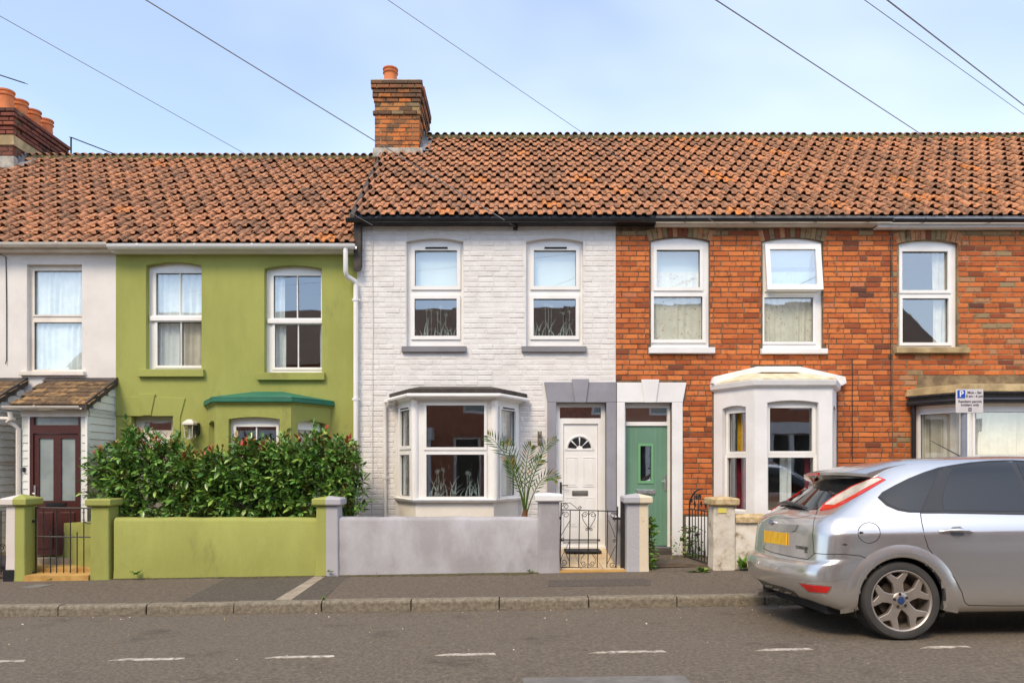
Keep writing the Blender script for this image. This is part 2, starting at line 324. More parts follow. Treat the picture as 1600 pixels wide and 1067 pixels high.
# worn bay dashes painted on the road
DASH = [(-70, 40, 1027), (172, 290, 1024), (415, 524, 1021), (680, 775, 1018), (920, 1040, 1014), (1178, 1270, 1010), (1435, 1515, 1006), (1690, 1800, 1003)]
road = bpy.data.objects['road']
for a, b, y in DASH:
    Y = 5.44
    x0, x1 = PX(a, Y), PX(b, Y); pts = [(x0, Y-.025), (x0+.2, Y-.03), (x1-.1, Y-.024), (x1, Y-.02), (x1-.02, Y+.03), (x0+.1, Y+.028)]
    flat_patch('bay_marking', G['roadpaint'], pts, road_z, .004, parent=road)
flat_patch('tarmac_patch', G['patch'], [(PX(310, 8.2), 7.79), (PX(520, 8.2), 7.79), (PX(535, 8.9), 9.0), (PX(545, 9), 9.2), (PX(345, 9), 9.2)], pave_z, .003, parent=pavement)
flat_patch('tarmac_patch', G['patch'], [(.42, 8.30), (1.62, 8.28), (1.70, 8.62), (1.62, 8.72), (.46, 8.70)], pave_z, .004, parent=pavement)
tag(flat_patch('drain_channel', G['concrete'], [(-2.62, 7.78), (-2.44, 7.78), (-2.44, 9.2), (-2.58, 9.2)], pave_z, .006), 'pale concrete drainage strip crossing the pavement beside the half green half lilac pillar', 'drain')
tag(flat_patch('utility_cover', G['coverplate'], [(PX(815, 4.7), 4.15), (PX(1075, 4.7), 4.15), (PX(1072, 4.7), 4.77), (PX(818, 4.7), 4.77)], road_z, .005), 'flat grey utility cover set in the road at the bottom edge', 'cover')
tag(flat_patch('stopcock_cover', G['coverplate'], [(-6.12, 8.72), (-5.86, 8.74), (-5.80, 8.92), (-6.04, 8.92)], pave_z, .006), 'small square grey cover in the pavement below the plain barred gate', 'cover')

# ------------------------------------------------------------------ roofs
TW, ROWS = .289, 14
def tile_section(n=5):
    pts = []
    for k in range(2):
        x0 = k*TW/2
        for j in range(n+1): a = math.pi*j/n; pts.append((x0+.038-.038*math.cos(a), (.054 if k == 0 else .030)*math.sin(a)))   # a tall roll and a low one
    pts.append((TW+.002, 0)); return pts
def tile_mesh(t):
    sec = tile_section(); n = len(sec); Ln = .36
    mb = MB()
    v = [(x, 0, z+.036) for x, z in sec]+[(x, Ln, z*.92-.008) for x, z in sec]+[(x, .004, z+.021) for x, z in sec]
    f = [(i, i+1, n+i+1, n+i) for i in range(n-1)]+[(2*n+i, 2*n+i+1, i+1, i) for i in range(n-1)]
    me = bpy.data.meshes.new('tile'); me.from_pydata(v, [], f); me.update()
    at = me.attributes.new('bt', 'FLOAT', 'FACE'); at.data.foreach_set('value', [t]*len(f))
    me.materials.append(G['tile']); me.polygons.foreach_set('use_smooth', [True]*len(f)); me.set_sharp_from_angle(angle=R(50)); return me
TILES = [tile_mesh(min(.8, max(0, rnd.gauss(.48, .24)))) for _ in range(14)]+[tile_mesh(.96), tile_mesh(1.0)]
RIDGE_Y, EAVE_Y = 13.4, 10.33
def roof(house, x0, x1, ze, zr, first_col_phase=0., orange=.012, verge=False):
    pit = math.atan2(zr-ze, RIDGE_Y-EAVE_Y); Ls = math.hypot(zr-ze, RIDGE_Y-EAVE_Y); g = Ls/ROWS
    cy, sy = math.cos(pit), math.sin(pit)
    mb = MB()
    for sgn in (1, -1):     # front and back slopes, with a little thickness under the tiles
        e = (EAVE_Y+.03) if sgn == 1 else 2*RIDGE_Y-EAVE_Y
        mb.mesh([(x0,e,ze-.01),(x1,e,ze-.01),(x1,RIDGE_Y,zr-.03),(x0,RIDGE_Y,zr-.03),(x0,e,ze-.06),(x1,e,ze-.06),(x1,RIDGE_Y,zr-.08),(x0,RIDGE_Y,zr-.08)],
                [(0,1,2,3),(4,7,6,5),(0,4,5,1),(1,5,6,2),(3,2,6,7),(0,3,7,4)])
    rf = mb.build('roof', G['underlay'], house)
    for r in range(ROWS):
        off = (r % 2)*TW/2+first_col_phase
        for k in range(math.floor((x0-off)/TW)-1, math.ceil((x1-off)/TW)+1):
            xa = off+k*TW; sc = 1.
            if verge and xa < x0+.02:            # cut tile closing the verge
                if xa+TW < x0+.05: continue
                sc = (xa+TW-x0)/TW; xa = x0
            elif not (x0 <= xa+TW*.5 < x1): continue
            me = TILES[-1-(rnd.random() < .5)] if rnd.random() < orange else TILES[rnd.randrange(14)]
            o = link_mesh('tile', me, rf, (xa+rnd.uniform(-.005, .005), EAVE_Y+(r*g-.015)*cy, ze+(r*g-.015)*sy+rnd.uniform(-.004, .004)))
            o.rotation_euler = (pit+rnd.uniform(-.012, .012), rnd.uniform(-.014, .014), rnd.uniform(-.018, .018)); o.scale = (sc, 1, 1)
    # ridge: mortar bed and a run of small half-round caps
    mb = MB(); mb.prism([(x0, zr-.06), (x1, zr-.06), (x1, zr+.035), (x0, zr+.035)], RIDGE_Y-.1, RIDGE_Y+.1)
    mb.build('ridge_mortar', G['ridgemortar'], rf, bevel=.03)
    mb = MB(); rings = []
    for y, h in ((-.13, .0), (-.08, .03), (0, .042), (.08, .03), (.13, 0)):
        rings.append([(.05*math.cos(math.pi*j/6), y, h+.045*math.sin(math.pi*j/6)) for j in range(7)])
    mb.loft(rings, close=False, cap=False)
    me0 = None; x = x0+.06
    while x < x1-.03:
        if me0 is None:
            o = mb.build('ridge_tile', G['tile'], rf, smooth=True, local=True); me0 = o.data; o.location = Vector((x, RIDGE_Y, zr+.005))-WORLD[rf.name]
        else: o = link_mesh('ridge_tile', me0, rf, (x, RIDGE_Y, zr+.005+rnd.uniform(-.006, .006)))
        x += TW/2
    return rf

# ------------------------------------------------------------------ bricks
def brick_mesh(wd, ht, t, m, dp=.03):
    wd -= .014
    b = .005
    v = [(0,dp,0),(wd,dp,0),(wd,dp,ht),(0,dp,ht),(0,b,0),(wd,b,0),(wd,b,ht),(0,b,ht),(b,0,b),(wd-b,0,b),(wd-b,0,ht-b),(b,0,ht-b)]
    f = [(0,1,5,4),(1,2,6,5),(2,3,7,6),(3,0,4,7),(4,5,9,8),(5,6,10,9),(6,7,11,10),(7,4,8,11),(8,9,10,11)]
    return v, f
BM = {}
def get_brick(wd, ht, lev, m):
    key = (round(wd, 2), round(ht, 3), lev, m.name)
    if key not in BM:
        v, f = brick_mesh(round(wd, 2), ht, lev, m); me = bpy.data.meshes.new('brick'); me.from_pydata(v, [], f); me.update()
        at = me.attributes.new('bt', 'FLOAT', 'FACE'); at.data.foreach_set('value', [lev/20]*len(f)); me.materials.append(m); BM[key] = me
    return BM[key]
ROW, SB = .0769, .2275
def lay_bricks(parent, x0, x1, z0, z1, yf, blocked, m, proud=.008, jit=.002, colour=None, limit=300, zphase=0.):
    """courses of stretchers with odd headers; blocked(za,zb) gives intervals taken by openings and trim"""
    out = []
    n = int((z1-z0)/ROW)
    for r in range(n):
        za = z0+r*ROW+.006; zb = za+ROW-.0145
        free = [(x0, x1)]
        for a, b in blocked(za, zb):
            nf = []
            for p, q in free:
                if b <= p or a >= q: nf.append((p, q)); continue
                if a > p: nf.append((p, a))
                if b < q: nf.append((b, q))
            free = nf
        rr = random.Random(r*7919+int(x0*100)); x = x0-(r % 2)*SB/2-.05*rr.random(); edges = []
        while x < x1:
            wd = SB if rr.random() > .13 else SB/2
            edges.append((x, x+wd)); x += wd
        for a, b in edges:
            for p, q in free:
                s, e = max(a, p), min(b, q)
                if e-s > .035: out.append((s, e-s, za, zb-za, r))
    out.sort(key=lambda q: (-round(min(q[1], .22), 2), -(1.8 < q[2]), q[2]*0+rnd.random()))
    rest = MB()
    for i, (s, wd, za, h, r) in enumerate(out):
        t = colour(s, za, r) if colour else rnd.random()
        y = yf-proud+rnd.uniform(-jit, jit)
        if i < limit:
            o = link_mesh('brick', get_brick(wd, .0625, int(round(t*20)), m), parent, (s+rnd.uniform(-.001, .002), y, za+rnd.uniform(-.002, .002)))
            o.rotation_euler = (rnd.uniform(-.03, .03), rnd.uniform(-.012, .012), rnd.uniform(-.012, .012))
        else:
            v, f = brick_mesh(wd, h, 0, m); rest.mesh([(a+s, b+y, c+za) for a, b, c in v], f, t)
    if rest.f:
        o = rest.build('brickwork', m, parent); o['kind'] = 'stuff'
    return out

# ------------------------------------------------------------------ windows
def curtain(parent, T, u0, u1, w0, w1, d, m, amp=.022, waves=None, name='curtain', gather=0.):
    mb = MB(T); n = max(12, int((u1-u0)/.018)); ph = rnd.random()*6; fr = (waves or rnd.uniform(55, 75)); rows = 5; grid = []
    for j in range(rows+1):
        q = j/rows; row = []
        for i in range(n+1):
            x = i/n; u = u0+(u1-u0)*x+gather*math.sin(q*math.pi)*(x-.5)
            row.append((u, -d+amp*math.sin(fr*(u1-u0)*x+ph+.8*math.sin(3*x+q))*(.55+.45*math.sin(11*x+ph)), w0+(w1-w0)*q))
        grid.append(row)
    mb.loft(grid, close=False, cap=False)
    return mb.build(name, m, parent, smooth=True)
def window(parent, T, outer, glasses, d=-.09, fm=None, th=.06, sash=.028, proud=.018, inner=None, bars=(), name='window', pane_m=None):
    """outer=(u0,u1,w0,w1); glasses=list of rects; frame plate set back by d from the wall face"""
    fm = fm or G['upvc']; u0, u1, w0, w1 = outer
    mb = MB(T); plate(mb, u0, u1, w0, w1, glasses, d, d-th)
    wn = mb.build(name, fm, parent, bevel=.004)
    for g in glasses:
        mb = MB(T); e = sash
        plate(mb, g[0]-e, g[1]+e, g[2]-e, g[3]+e, [(g[0]+.004, g[1]-.004, g[2]+.004, g[3]-.004)], d+proud, d+.0015)
        mb.build('sash', fm, wn, bevel=.006)
        mb = MB(T); mb.face([(g[0]-.004, d-.027, g[2]-.004), (g[1]+.004, d-.027, g[2]-.004), (g[1]+.004, d-.027, g[3]+.004), (g[0]-.004, d-.027, g[3]+.004)]); mb.build('pane', pane_m or G['glass'], wn)
        mb = MB(T); plate(mb, g[0]-.002, g[1]+.002, g[2]-.002, g[3]+.002, [(g[0]+.008, g[1]-.008, g[2]+.008, g[3]-.008)], d-.018, d-.0255); mb.build('gasket', G['dark'], wn)
    for b in bars:
        mb = MB(T); mb.box(b[0], b[1], d-.024, d+.004, b[2], b[3]); mb.build('glazing_bar', fm, wn, bevel=.003)
    return wn
def rect(x0, x1, y0, y1, Y=YF): return (PX(x0, Y), PX(x1, Y), PZ(y1, Y), PZ(y0, Y))
def sill(parent, T, u0, u1, w0, w1, m, out=.07, back=-.12):
    mb = MB(T); mb.mesh([(u0,back,w0),(u1,back,w0),(u1,out,w0),(u0,out,w0),(u0,back,w1+.015),(u1,back,w1+.015),(u1,out,w1-.006),(u0,out,w1-.006)],
            [(0,3,2,1),(4,5,6,7),(0,1,5,4),(1,2,6,5),(2,3,7,6),(3,0,4,7)])
    return mb.build('sill', m, parent, bevel=.006)
def etched(parent, T, g, d, seed, n=16):
    """etched grass and seed-head film inside the pane"""
    r = random.Random(seed); mb = MB(T); u0, u1, w0, w1 = g; H = w1-w0
    for k in range(n):
        u = u0+.02+(u1-u0-.04)*r.random(); h = H*r.uniform(.18, .52); lean = r.uniform(-.09, .09); wd = r.uniform(.008, .016)
        L_, R_ = [], []
        for q in range(6):
            s = q/5; x = u+lean*s*s*1.6; wq = wd*(1-s)**.7*.5+.0008
            L_.append((min(u1, max(u0, x-wq)), w0+h*s)); R_.append((min(u1, max(u0, x+wq)), w0+h*s))
        for q in range(5): mb.face([(L_[q][0], d, L_[q][1]), (R_[q][0], d, R_[q][1]), (R_[q+1][0], d, R_[q+1][1]), (L_[q+1][0], d, L_[q+1][1])])
    for k in range(5):
        u = u0+.05+(u1-u0-.1)*r.random(); h = H*r.uniform(.55, .86)
        mb.face([(u-.002, d, w0), (u+.002, d, w0), (u+.002, d, w0+h), (u-.002, d, w0+h)])
        for j in range(11):
            a = 2*math.pi*j/11; rr = r.uniform(.018, .032); b = .35
            mb.face([(u+.004*math.cos(a), d, w0+h+.004*math.sin(a)), (u+rr*math.cos(a-b*.3), d, w0+h+rr*math.sin(a-b*.3)), (u+rr*math.cos(a+b*.3), d, w0+h+rr*math.sin(a+b*.3))])
    for k in range(26):
        u = u0+(u1-u0)*r.random(); z = w0+H*r.uniform(.4, .95); q = r.uniform(.002, .005); mb.box(u-q, u+q, d-.0005, d, z-q, z+q)
    return mb.build('etched_film', G['film'], parent)

def rooms(house, x0, x1, zt, lvl):
    mb = MB(); y0, y1 = YF+.3, YF+3.6
    for za, zb in ((.1, lvl), (lvl+.05, zt)):
        mb.mesh([(x0,y0,za),(x1,y0,za),(x1,y1,za),(x0,y1,za),(x0,y0,zb),(x1,y0,zb),(x1,y1,zb),(x0,y1,zb)], [(0,1,2,3),(4,7,6,5),(1,5,6,2),(2,6,7,3),(3,7,4,0)])
    mb.build('room_wall', G['room'], house)
    mb = MB()   # back of the house
    mb.box(x0, x1, 2*RIDGE_Y-EAVE_Y-.3, 2*RIDGE_Y-EAVE_Y-.1, 0, zt); mb.build('back_wall', G['cream'], house)
def gutter(parent, x0, x1, zt, m, yc=None, r=.055, caps=True):
    yc = yc or YF-.2
    mb = MB(); n = 8; rings = []
    for X in (x0, x1):
        rings.append([(X, yc-r*math.cos(math.pi*j/n), zt-r*math.sin(math.pi*j/n)*1.05) for j in range(n+1)]+[(X, yc+(r-.006)*math.cos(math.pi*j/n), zt-.002-(r-.006)*math.sin(math.pi*j/n)) for j in range(n+1)])
    mb.loft(rings); g = mb.build('gutter', m, parent, smooth=True)
    x = x0+.45
    while x < x1-.2:
        mb = MB(); pts = [(yc-(r+.006)*math.cos(math.pi*j/n), zt+.003-(r+.006)*math.sin(math.pi*j/n)*1.05) for j in range(n+1)]
        mb.loft([[(X, a, b) for a, b in pts]+[(X, a*.98+yc*.02, b+.004) for a, b in reversed(pts)] for X in (x-.014, x+.014)]); mb.build('gutter_clip', m, g, smooth=True); x += rnd.uniform(.75, 1.05)
    return g
def pipe(parent, pts, r, m, name='downpipe', clips=()):
    mb = MB(); mb.tube(pts, r, 10); p = mb.build(name, m, parent, smooth=True)
    for c in clips:
        mb = MB(); mb.tube([(c[0], c[1], c[2]-.02), (c[0], c[1], c[2]+.02)], r+.008, 10); mb.box(c[0]-r-.022, c[0]+r+.022, c[1]+r*.3, c[1]+r*.7, c[2]-.012, c[2]+.012); mb.build('pipe_clip', m, p)
    return p

# ------------------------------------------------------------------ houses
XW0, XW1, XG0, XR1 = PX(558), PX(962), PX(181), PX(1395)
H_cream = empty('terraced_house', (-7.6, YF, .1), 'cream rendered terraced house with a maroon door in a small tiled porch', 'house')
H_green = empty('terraced_house', (-4.1, YF, .1), 'olive green rendered terraced house with a dark green bay roof', 'house')
H_white = empty('terraced_house', (-.4, YF, .1), 'white painted brick terraced house with grey sills and grey door surround', 'house')
H_red = empty('terraced_house', (3.6, YF, .1), 'orange brick terraced house with a sage green door and white rendered bay', 'house')
H_end = empty('terraced_house', (7.6, YF, .1), 'red brick terraced house behind the parking sign with a stone bay roof', 'house')

def wall_with(house, name, m, x0, x1, z0, z1, ops, depth=.13):
    """facade slab with arched or square openings; ops = (u0,u1,w0,w_crown,w_spring)"""
    mb = MB(FRONT); plate(mb, x0, x1, z0, z1, [(o[0], o[1], o[2], o[3]) for o in ops], 0, -depth)
    for o in ops:
        if o[4] < o[3]: arch_fill(mb, o[0], o[1], o[4], o[3], 0, -depth)
    return mb.build(name, m, house)
def op(x0, x1, yt, yb, ys=None, Y=YF): return (PX(x0), PX(x1), PZ(yb), PZ(yt), PZ(ys if ys else yt))

# --- white house
ZT_W = PZ(350)
wo = [op(635, 724, 372, 541, 377.5), op(822, 911, 372, 541, 377.5), (PX(869), PX(947), .18, PZ(629), PZ(629)), (PX(625), PX(808), PZ(806), PZ(628), PZ(628))]
wwall = wall_with(H_white, 'wall', G['whitewall'], XW0, XW1, -.2, ZT_W, wo)
def blk_white(za, zb):
    r = []
    for o in wo[:2]:
        if zb > o[2] and za < o[4]: r.append((o[0], o[1]))
        elif zb > o[2] and za < o[3]+.012: r.append((o[0]+.02, o[1]-.02))
    if za < wo[2][3] : r.append((PX(855), PX(962)))
    if wo[2][3]-.01 < zb and za < PZ(597): r.append((PX(849), PX(963)))
    if za < PZ(606): r.append((PX(619), PX(813)))
    for a, b in ((628, 729), (816, 917)):
        if zb > PZ(551) and za < PZ(540): r.append((PX(a), PX(b)))
    return r
lay_bricks(wwall, XW0+.004, XW1-.004, -.1, ZT_W, YF, blk_white, G['whitebrick'], proud=.0045, jit=.003)
for i, (a, dx) in enumerate(((0, 0), (1, 187))):
    o = wo[a]
    g1 = rect(647+dx, 714+dx, 389, 446); g2 = rect(646.5+dx, 713.5+dx, 465, 524)
    wn = window(H_white, FRONT, (o[0]-.02, o[1]+.02, o[2]-.02, o[3]+.01), [g1, g2], d=-.075, sash=.05, proud=.022)
    mb = MB(FRONT); mb.box(PX(664+dx), PX(699+dx), -.05, -.043, PZ(387.3), PZ(384.6)); mb.build('trickle_vent', G['dark'], wn)
    mb = MB(FRONT); mb.box(g1[0]-.05, g1[1]+.05, -.19, -.185, g1[2]-.03, g1[3]+.03); mb.build('blind', G['blind'], wn)
    etched(wn, FRONT, g2, -.111, 5+i)
    sill(wn, FRONT, PX(628+dx), PX(729+dx), PZ(550.5), PZ(541), G['sillgrey'], .055)
rooms(H_white, XW0+.12, XW1-.12, ZT_W-.05, 2.75)
def bay_faces(xa, xb, xc, xd, p=.65): 
    pl = [(xa, YF), (xb, YF-p), (xc, YF-p), (xd, YF)]
    return [face_frame(pl[i], pl[i+1]) for i in range(3)]
def bay_ring(xa, xb, xc, xd, p, e):       # plan outline grown by e
    return [(xa-e*.9, YF+.02), (xa-e*.9, YF-e*.35), (xb-e*.5, YF-p-e), (xc+e*.5, YF-p-e), (xd+e*.9, YF-e*.35), (xd+e*.9, YF+.02)]
def bay_slab(mb, A, p, e0, z0, e1, z1):
    mb.loft([[(x, y, z0) for x, y in bay_ring(*A, p, e0)], [(x, y, z1) for x, y in bay_ring(*A, p, e1)]])
YB = YF-.65
def zb_(y): return PZ(y, YB)
A = (-1.705, -1.358, -.246, .11)
bayw = empty('bay_window', (-.8, YF, .2)); bayw.parent = H_white; bayw.location = Vector((-.8, YF, .2))-WORLD[H_white.name]
faces = bay_faces(*A)
zs, zt, zm = zb_(779), zb_(624), zb_(704)
for k, (T, Ln) in enumerate(faces):
    if k == 1:
        ux = lambda x: PX(x, YB)-A[1]
        gs = [(ux(666), ux(757), zb_(699), zb_(633)), (ux(666), ux(757), zb_(776), zb_(709.5))]
    else:
        gs = [(.16, Ln-.15, zb_(696), zb_(638)), (.16, Ln-.15, zb_(776), zb_(709.5))]
    mb = MB(T); plate(mb, .0 if k == 1 else .012, Ln-(0 if k == 1 else .012), zs, zt, gs, .0, -.06); fr = mb.build('frame', G['upvc'], bayw, bevel=.004)
    for gi, g in enumerate(gs):
        mb = MB(T); e = .034 if (k == 1 or gi) else .045
        plate(mb, g[0]-e, g[1]+e, g[2]-e, g[3]+e, [(g[0]+.004, g[1]-.004, g[2]+.004, g[3]-.004)], .022, .0015); mb.build('sash', G['upvc'], bayw, bevel=.006)
        mb = MB(T); mb.face([(g[0]-.004, -.025, g[2]-.004), (g[1]+.004, -.025, g[2]-.004), (g[1]+.004, -.025, g[3]+.004), (g[0]-.004, -.025, g[3]+.004)]); mb.build('pane', G['glass'], bayw)
        mb = MB(T); plate(mb, g[0]-.002, g[1]+.002, g[2]-.002, g[3]+.002, [(g[0]+.008, g[1]-.008, g[2]+.008, g[3]-.008)], -.014, -.0235); mb.build('gasket', G['dark'], bayw)
        if gi == 1: etched(bayw, T, g, -.036, 20+k, 26 if k == 1 else 5)
    if k != 1: 
        curtain(bayw, T, .1, Ln-.1, zs+.02, zt, .16, G['net'])
        mb = MB(T); mb.box(.2, Ln-.2, .0235, .028, zb_(636.6), zb_(634.6)); mb.build('trickle_vent', G['dark'], bayw)
for xx in (A[1], A[2]):   # corner posts
    mb = MB(); mb.lathe((xx, YB+.012, zs), [(.055, 0), (.055, zt-zs)], 10); mb.build('corner_post', G['upvc'], bayw, smooth=True)
mb = MB(); bay_slab(mb, A, .65, .035, zs-.05, .06, zs-.012); bay_slab(mb, A, .65, .06, zs-.012, .03, zs); mb.build('sill', G['upvc'], bayw, bevel=.006)
mb = MB(); bay_slab(mb, A, .65, -.02, .0, -.02, zs-.05); mb.build('base_panel', G['bloom'], bayw)
mb = MB(); bay_slab(mb, A, .65, .03, zt, .10, zt+.055); mb.build('fascia', G['upvc'], bayw, bevel=.006)
mb = MB(); bay_slab(mb, A, .65, .12, zt+.056, .13, zt+.135); bay_slab(mb, A, .65, .13, zt+.135, -.1, zt+.19); mb.build('roof_felt', G['felt'], bayw, bevel=.008)
gp = [(x, y, zt+.045) for x, y in bay_ring(*A, .65, .15)][1:-1]
mb = MB(); mb.tube(gp, .028, 8); mb.build('gutter', G['upvc'], bayw, smooth=True)
pipe(H_white, [(PX(622), YF-.12, PZ(629)), (PX(603), YF-.06, PZ(628)), (PX(602.5), YF-.055, PZ(634)), (PX(602.5), YF-.05, .1)], .026, G['whitewall'], clips=[(PX(602.5), YF-.05, 1.3)])
# white door and its grey surround
def surround(house, xl, xr, xil, xir, yt, yo, kx0, kx1, m, splay_l, splay_r, zb):
    """pilasters, splayed lintel and keystone round a door opening"""
    s = empty('door_surround', (PX((xl+xr)/2), YF, zb)); s.parent = house; s.location = Vector((PX((xl+xr)/2), YF, zb))-WORLD[house.name]
    for a, b in ((xl, xil), (xir, xr)):
        mb = MB(FRONT); mb.box(PX(a), PX(b), -.13, .035, zb, PZ(yo)); mb.build('pilaster', m, s, bevel=.008)
    mb = MB(); mb.prism([(PX(xl), PZ(yo)), (PX(xr), PZ(yo)), (PX(xr+splay_r), PZ(yt)), (PX(xl-splay_l), PZ(yt))], YF-.0352, YF+.13); mb.build('lintel', m, s, bevel=.008)
    mb = MB(); mb.prism([(PX(kx0+5), PZ(yo)-.004), (PX(kx1-5), PZ(yo)-.004), (PX(kx1), PZ(yt-4.5)), (PX(kx0), PZ(yt-4.5))], YF-.062, YF-.03); mb.build('keystone', m, s, bevel=.008)
    return s
def door_group(house, name='front_door'):
    d = empty(name, (0, YF, .2)); d.parent = house; d.location = Vector((0, YF, .2))-WORLD[house.name]; return d
surround(H_white, 855, 962.5, 869, 947, 597, 629, 893, 920, G['greypaint'], 5, 0, .05)
dw = door_group(H_white); YD = YF+.10; dx = lambda x: PX(x, YD); dz = lambda y: PZ(y, YD)
mb = MB(); T0 = lambda u, d, q: (u, YD-d, q)
mb = MB(T0); plate(mb, dx(868), dx(948), dz(854), dz(629)+.02, [(dx(880), dx(934), dz(849), dz(662)), (dx(874.5), dx(939), dz(653.5), dz(636))], .02, -.05); mb.build('door_frame', G['upvc'], dw, bevel=.004)
mb = MB(T0); mb.box(dx(874), dx(939.5), -.02, -.014, dz(654), dz(635.5)); mb.build('transom_pane', G['glass'], dw)
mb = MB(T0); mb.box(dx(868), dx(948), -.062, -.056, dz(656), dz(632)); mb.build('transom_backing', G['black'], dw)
fan = (dx(905.5), dz(701), 18/103.8)
leaf = MB(T0)
mb = leaf; mb.box(dx(880)+.003, dx(934)-.003, -.05, -.004, dz(849)+.003, dz(662)-.003); lf = mb.build('door_leaf', G['upvc'], dw, bevel=.003)
def panel(x0, x1, y0, y1):
    a, b, c, e = dx(x0), dx(x1), dz(y1), dz(y0)
    mb = MB(T0); plate(mb, a, b, c, e, [(a+.012, b-.012, c+.012, e-.012)], .003, -.006); mb.box(a+.026, b-.026, -.005, .004, c+.026, e-.026); mb.build('panel', G['upvc'], lf, bevel=.005)
for p_ in ((884, 902.5, 714, 760), (911, 929.5, 714, 760), (884, 902.5, 777, 822), (911, 929.5, 777, 822)): panel(*p_)
mb = MB(T0)
n = 14; ro, ri = fan[2]*1.28, fan[2]*1.08
for k in range(n):
    a, b = math.pi*k/n, math.pi*(k+1)/n
    q = lambda r_, t_, d_: (fan[0]+r_*math.cos(t_), d_, fan[1]+r_*math.sin(t_))
    mb.face([q(ri, a, .006), q(ro, a, .0), q(ro, b, .0), q(ri, b, .006)]); mb.face([q(ri, a, .006), q(ri, b, .006), q(ri*.97, b, -.004), q(ri*.97, a, -.004)])
mb.box(fan[0]-ro, fan[0]+ro, -.005, .006, fan[1]-.022, fan[1]-.004); mb.build('fanlight_frame', G['upvc'], lf)
for k in range(4):
    a, b = math.pi*(k+.09)/4, math.pi*(k+.91)/4; pts = [(fan[0]+.05*math.cos(t_), fan[1]+.05*math.sin(t_)) for t_ in (b, a)]+[(fan[0]+fan[2]*math.cos(a+(b-a)*j/5), fan[1]+fan[2]*math.sin(a+(b-a)*j/5)) for j in range(6)]
    mb = MB(); mb.prism(pts, YD+.0005, YD+.003); mb.build('fanlight_pane', G['frostdark'] if 'frostdark' in G else G['black'], lf)
mb = MB(T0); mb.box(dx(894), dx(918.5), .0, .012, dz(773.5), dz(766)); lp = mb.build('letter_plate', G['olivemetal'], lf, bevel=.004)
mb = MB(T0); mb.box(dx(895.6), dx(916.8), .013, .018, dz(772), dz(767.5)); mb.build('flap', G['chrome'], lf, bevel=.003)
mb = MB(T0); mb.box(dx(874.6), dx(877.6), .02, .03, dz(773), dz(753)); mb.tube([(dx(876), .03, dz(758)), (dx(876), .06, dz(758)), (dx(887), .06, dz(758))], .008, 8); mb.build('handle', G['iron'], dw)
mb = MB(T0); mb.box(dx(876), dx(937), .02, .035, dz(843.5), dz(841.8)); mb.build('weather_bar', G['black'], dw)
mb = MB(T0); mb.box(dx(866), dx(950), -.05, .07, dz(858), dz(852.5)); mb.build('threshold', G['upvc'], dw, bevel=.004)

# --- red house
ZT_R = PZ(352)
ro_ = [op(1017, 1108, 371, 543, 377), op(1191.5, 1285, 372, 545, 378), (PX(976), PX(1049), .15, PZ(629), PZ(629)), (PX(1120), PX(1302), PZ(806), PZ(622), PZ(622))]
rwall = wall_with(H_red, 'wall', G['mortar'], XW1, XR1, -.2, ZT_R, ro_)
def blk_red(za, zb):
    r = []
    for o in ro_[:2]:
        if zb > o[2]-.01 and za < o[3]+.01: r.append((o[0]-.012, o[1]+.012))
        elif zb > o[3]-.02 and za < o[3]+.22: r.append((o[0]-.05, o[1]+.05))
    if zb > PZ(355): r.append((XW1, XR1))
    if za < PZ(598): r.append((PX(963), PX(1066 if za < PZ(628) else 1072)))
    if za < PZ(807): r.append((XW1, PX(1118)))
    for a, b in ((1013, 1116), (1187, 1291)):
        if zb > PZ(553.5) and za < PZ(541): r.append((PX(a), PX(b)))
    zroof = PZ(612)
    if za < zroof: r.append((PX(1114), PX(1309)))
    elif za < PZ(573): 
        q = (za-zroof)/(PZ(573)-zroof); r.append((PX(1112+q*70), PX(1316-q*70)))
    return r
def red_col(x, z, r):
    if z > PZ(372): return rnd.choice((.95, 1, .98, .25, .1))
    v = rnd.gauss(.52, .2)
    if PX(1385) < x < PX(1412): v -= .22
    return min(.84, max(.02, v))
lay_bricks(rwall, XW1+.004, XR1, -.1, ZT_R, YF, blk_red, G['brick'], colour=red_col)
def soldier_arch(wall, o, m, n=13, tone=(.9, 1.)):
    c = (o[0]+o[1])/2; hw = (o[1]-o[0])/2; sag = o[3]-o[4]; rad = (hw*hw+sag*sag)/(2*sag); zc = o[3]-rad
    am = math.asin((hw+.03)/rad)
    for k in range(n):
        a0 = -am+2*am*(k+.06)/n; a1 = -am+2*am*(k+.94)/n; r0, r1 = rad+.008, rad+.165
        mb = MB(); mb.prism([(c+r0*math.sin(a0), zc+r0*math.cos(a0)), (c+r0*math.sin(a1), zc+r0*math.cos(a1)), (c+r1*math.sin(a1), zc+r1*math.cos(a1)), (c+r1*math.sin(a0), zc+r1*math.cos(a0))], YF-.009+rnd.uniform(-.002, .002), YF+.02, rnd.choice((.94, 1, .97, .9, .05)))
        mb.build('arch_brick', m, wall)
for o in ro_[:2]: soldier_arch(rwall, o, G['brick'])
mb = MB(FRONT); mb.box(PX(1071.5), PX(1118), -.02, .02, 0, PZ(807)); mb.build('plinth', G['whiterender'], H_red, bevel=.006)
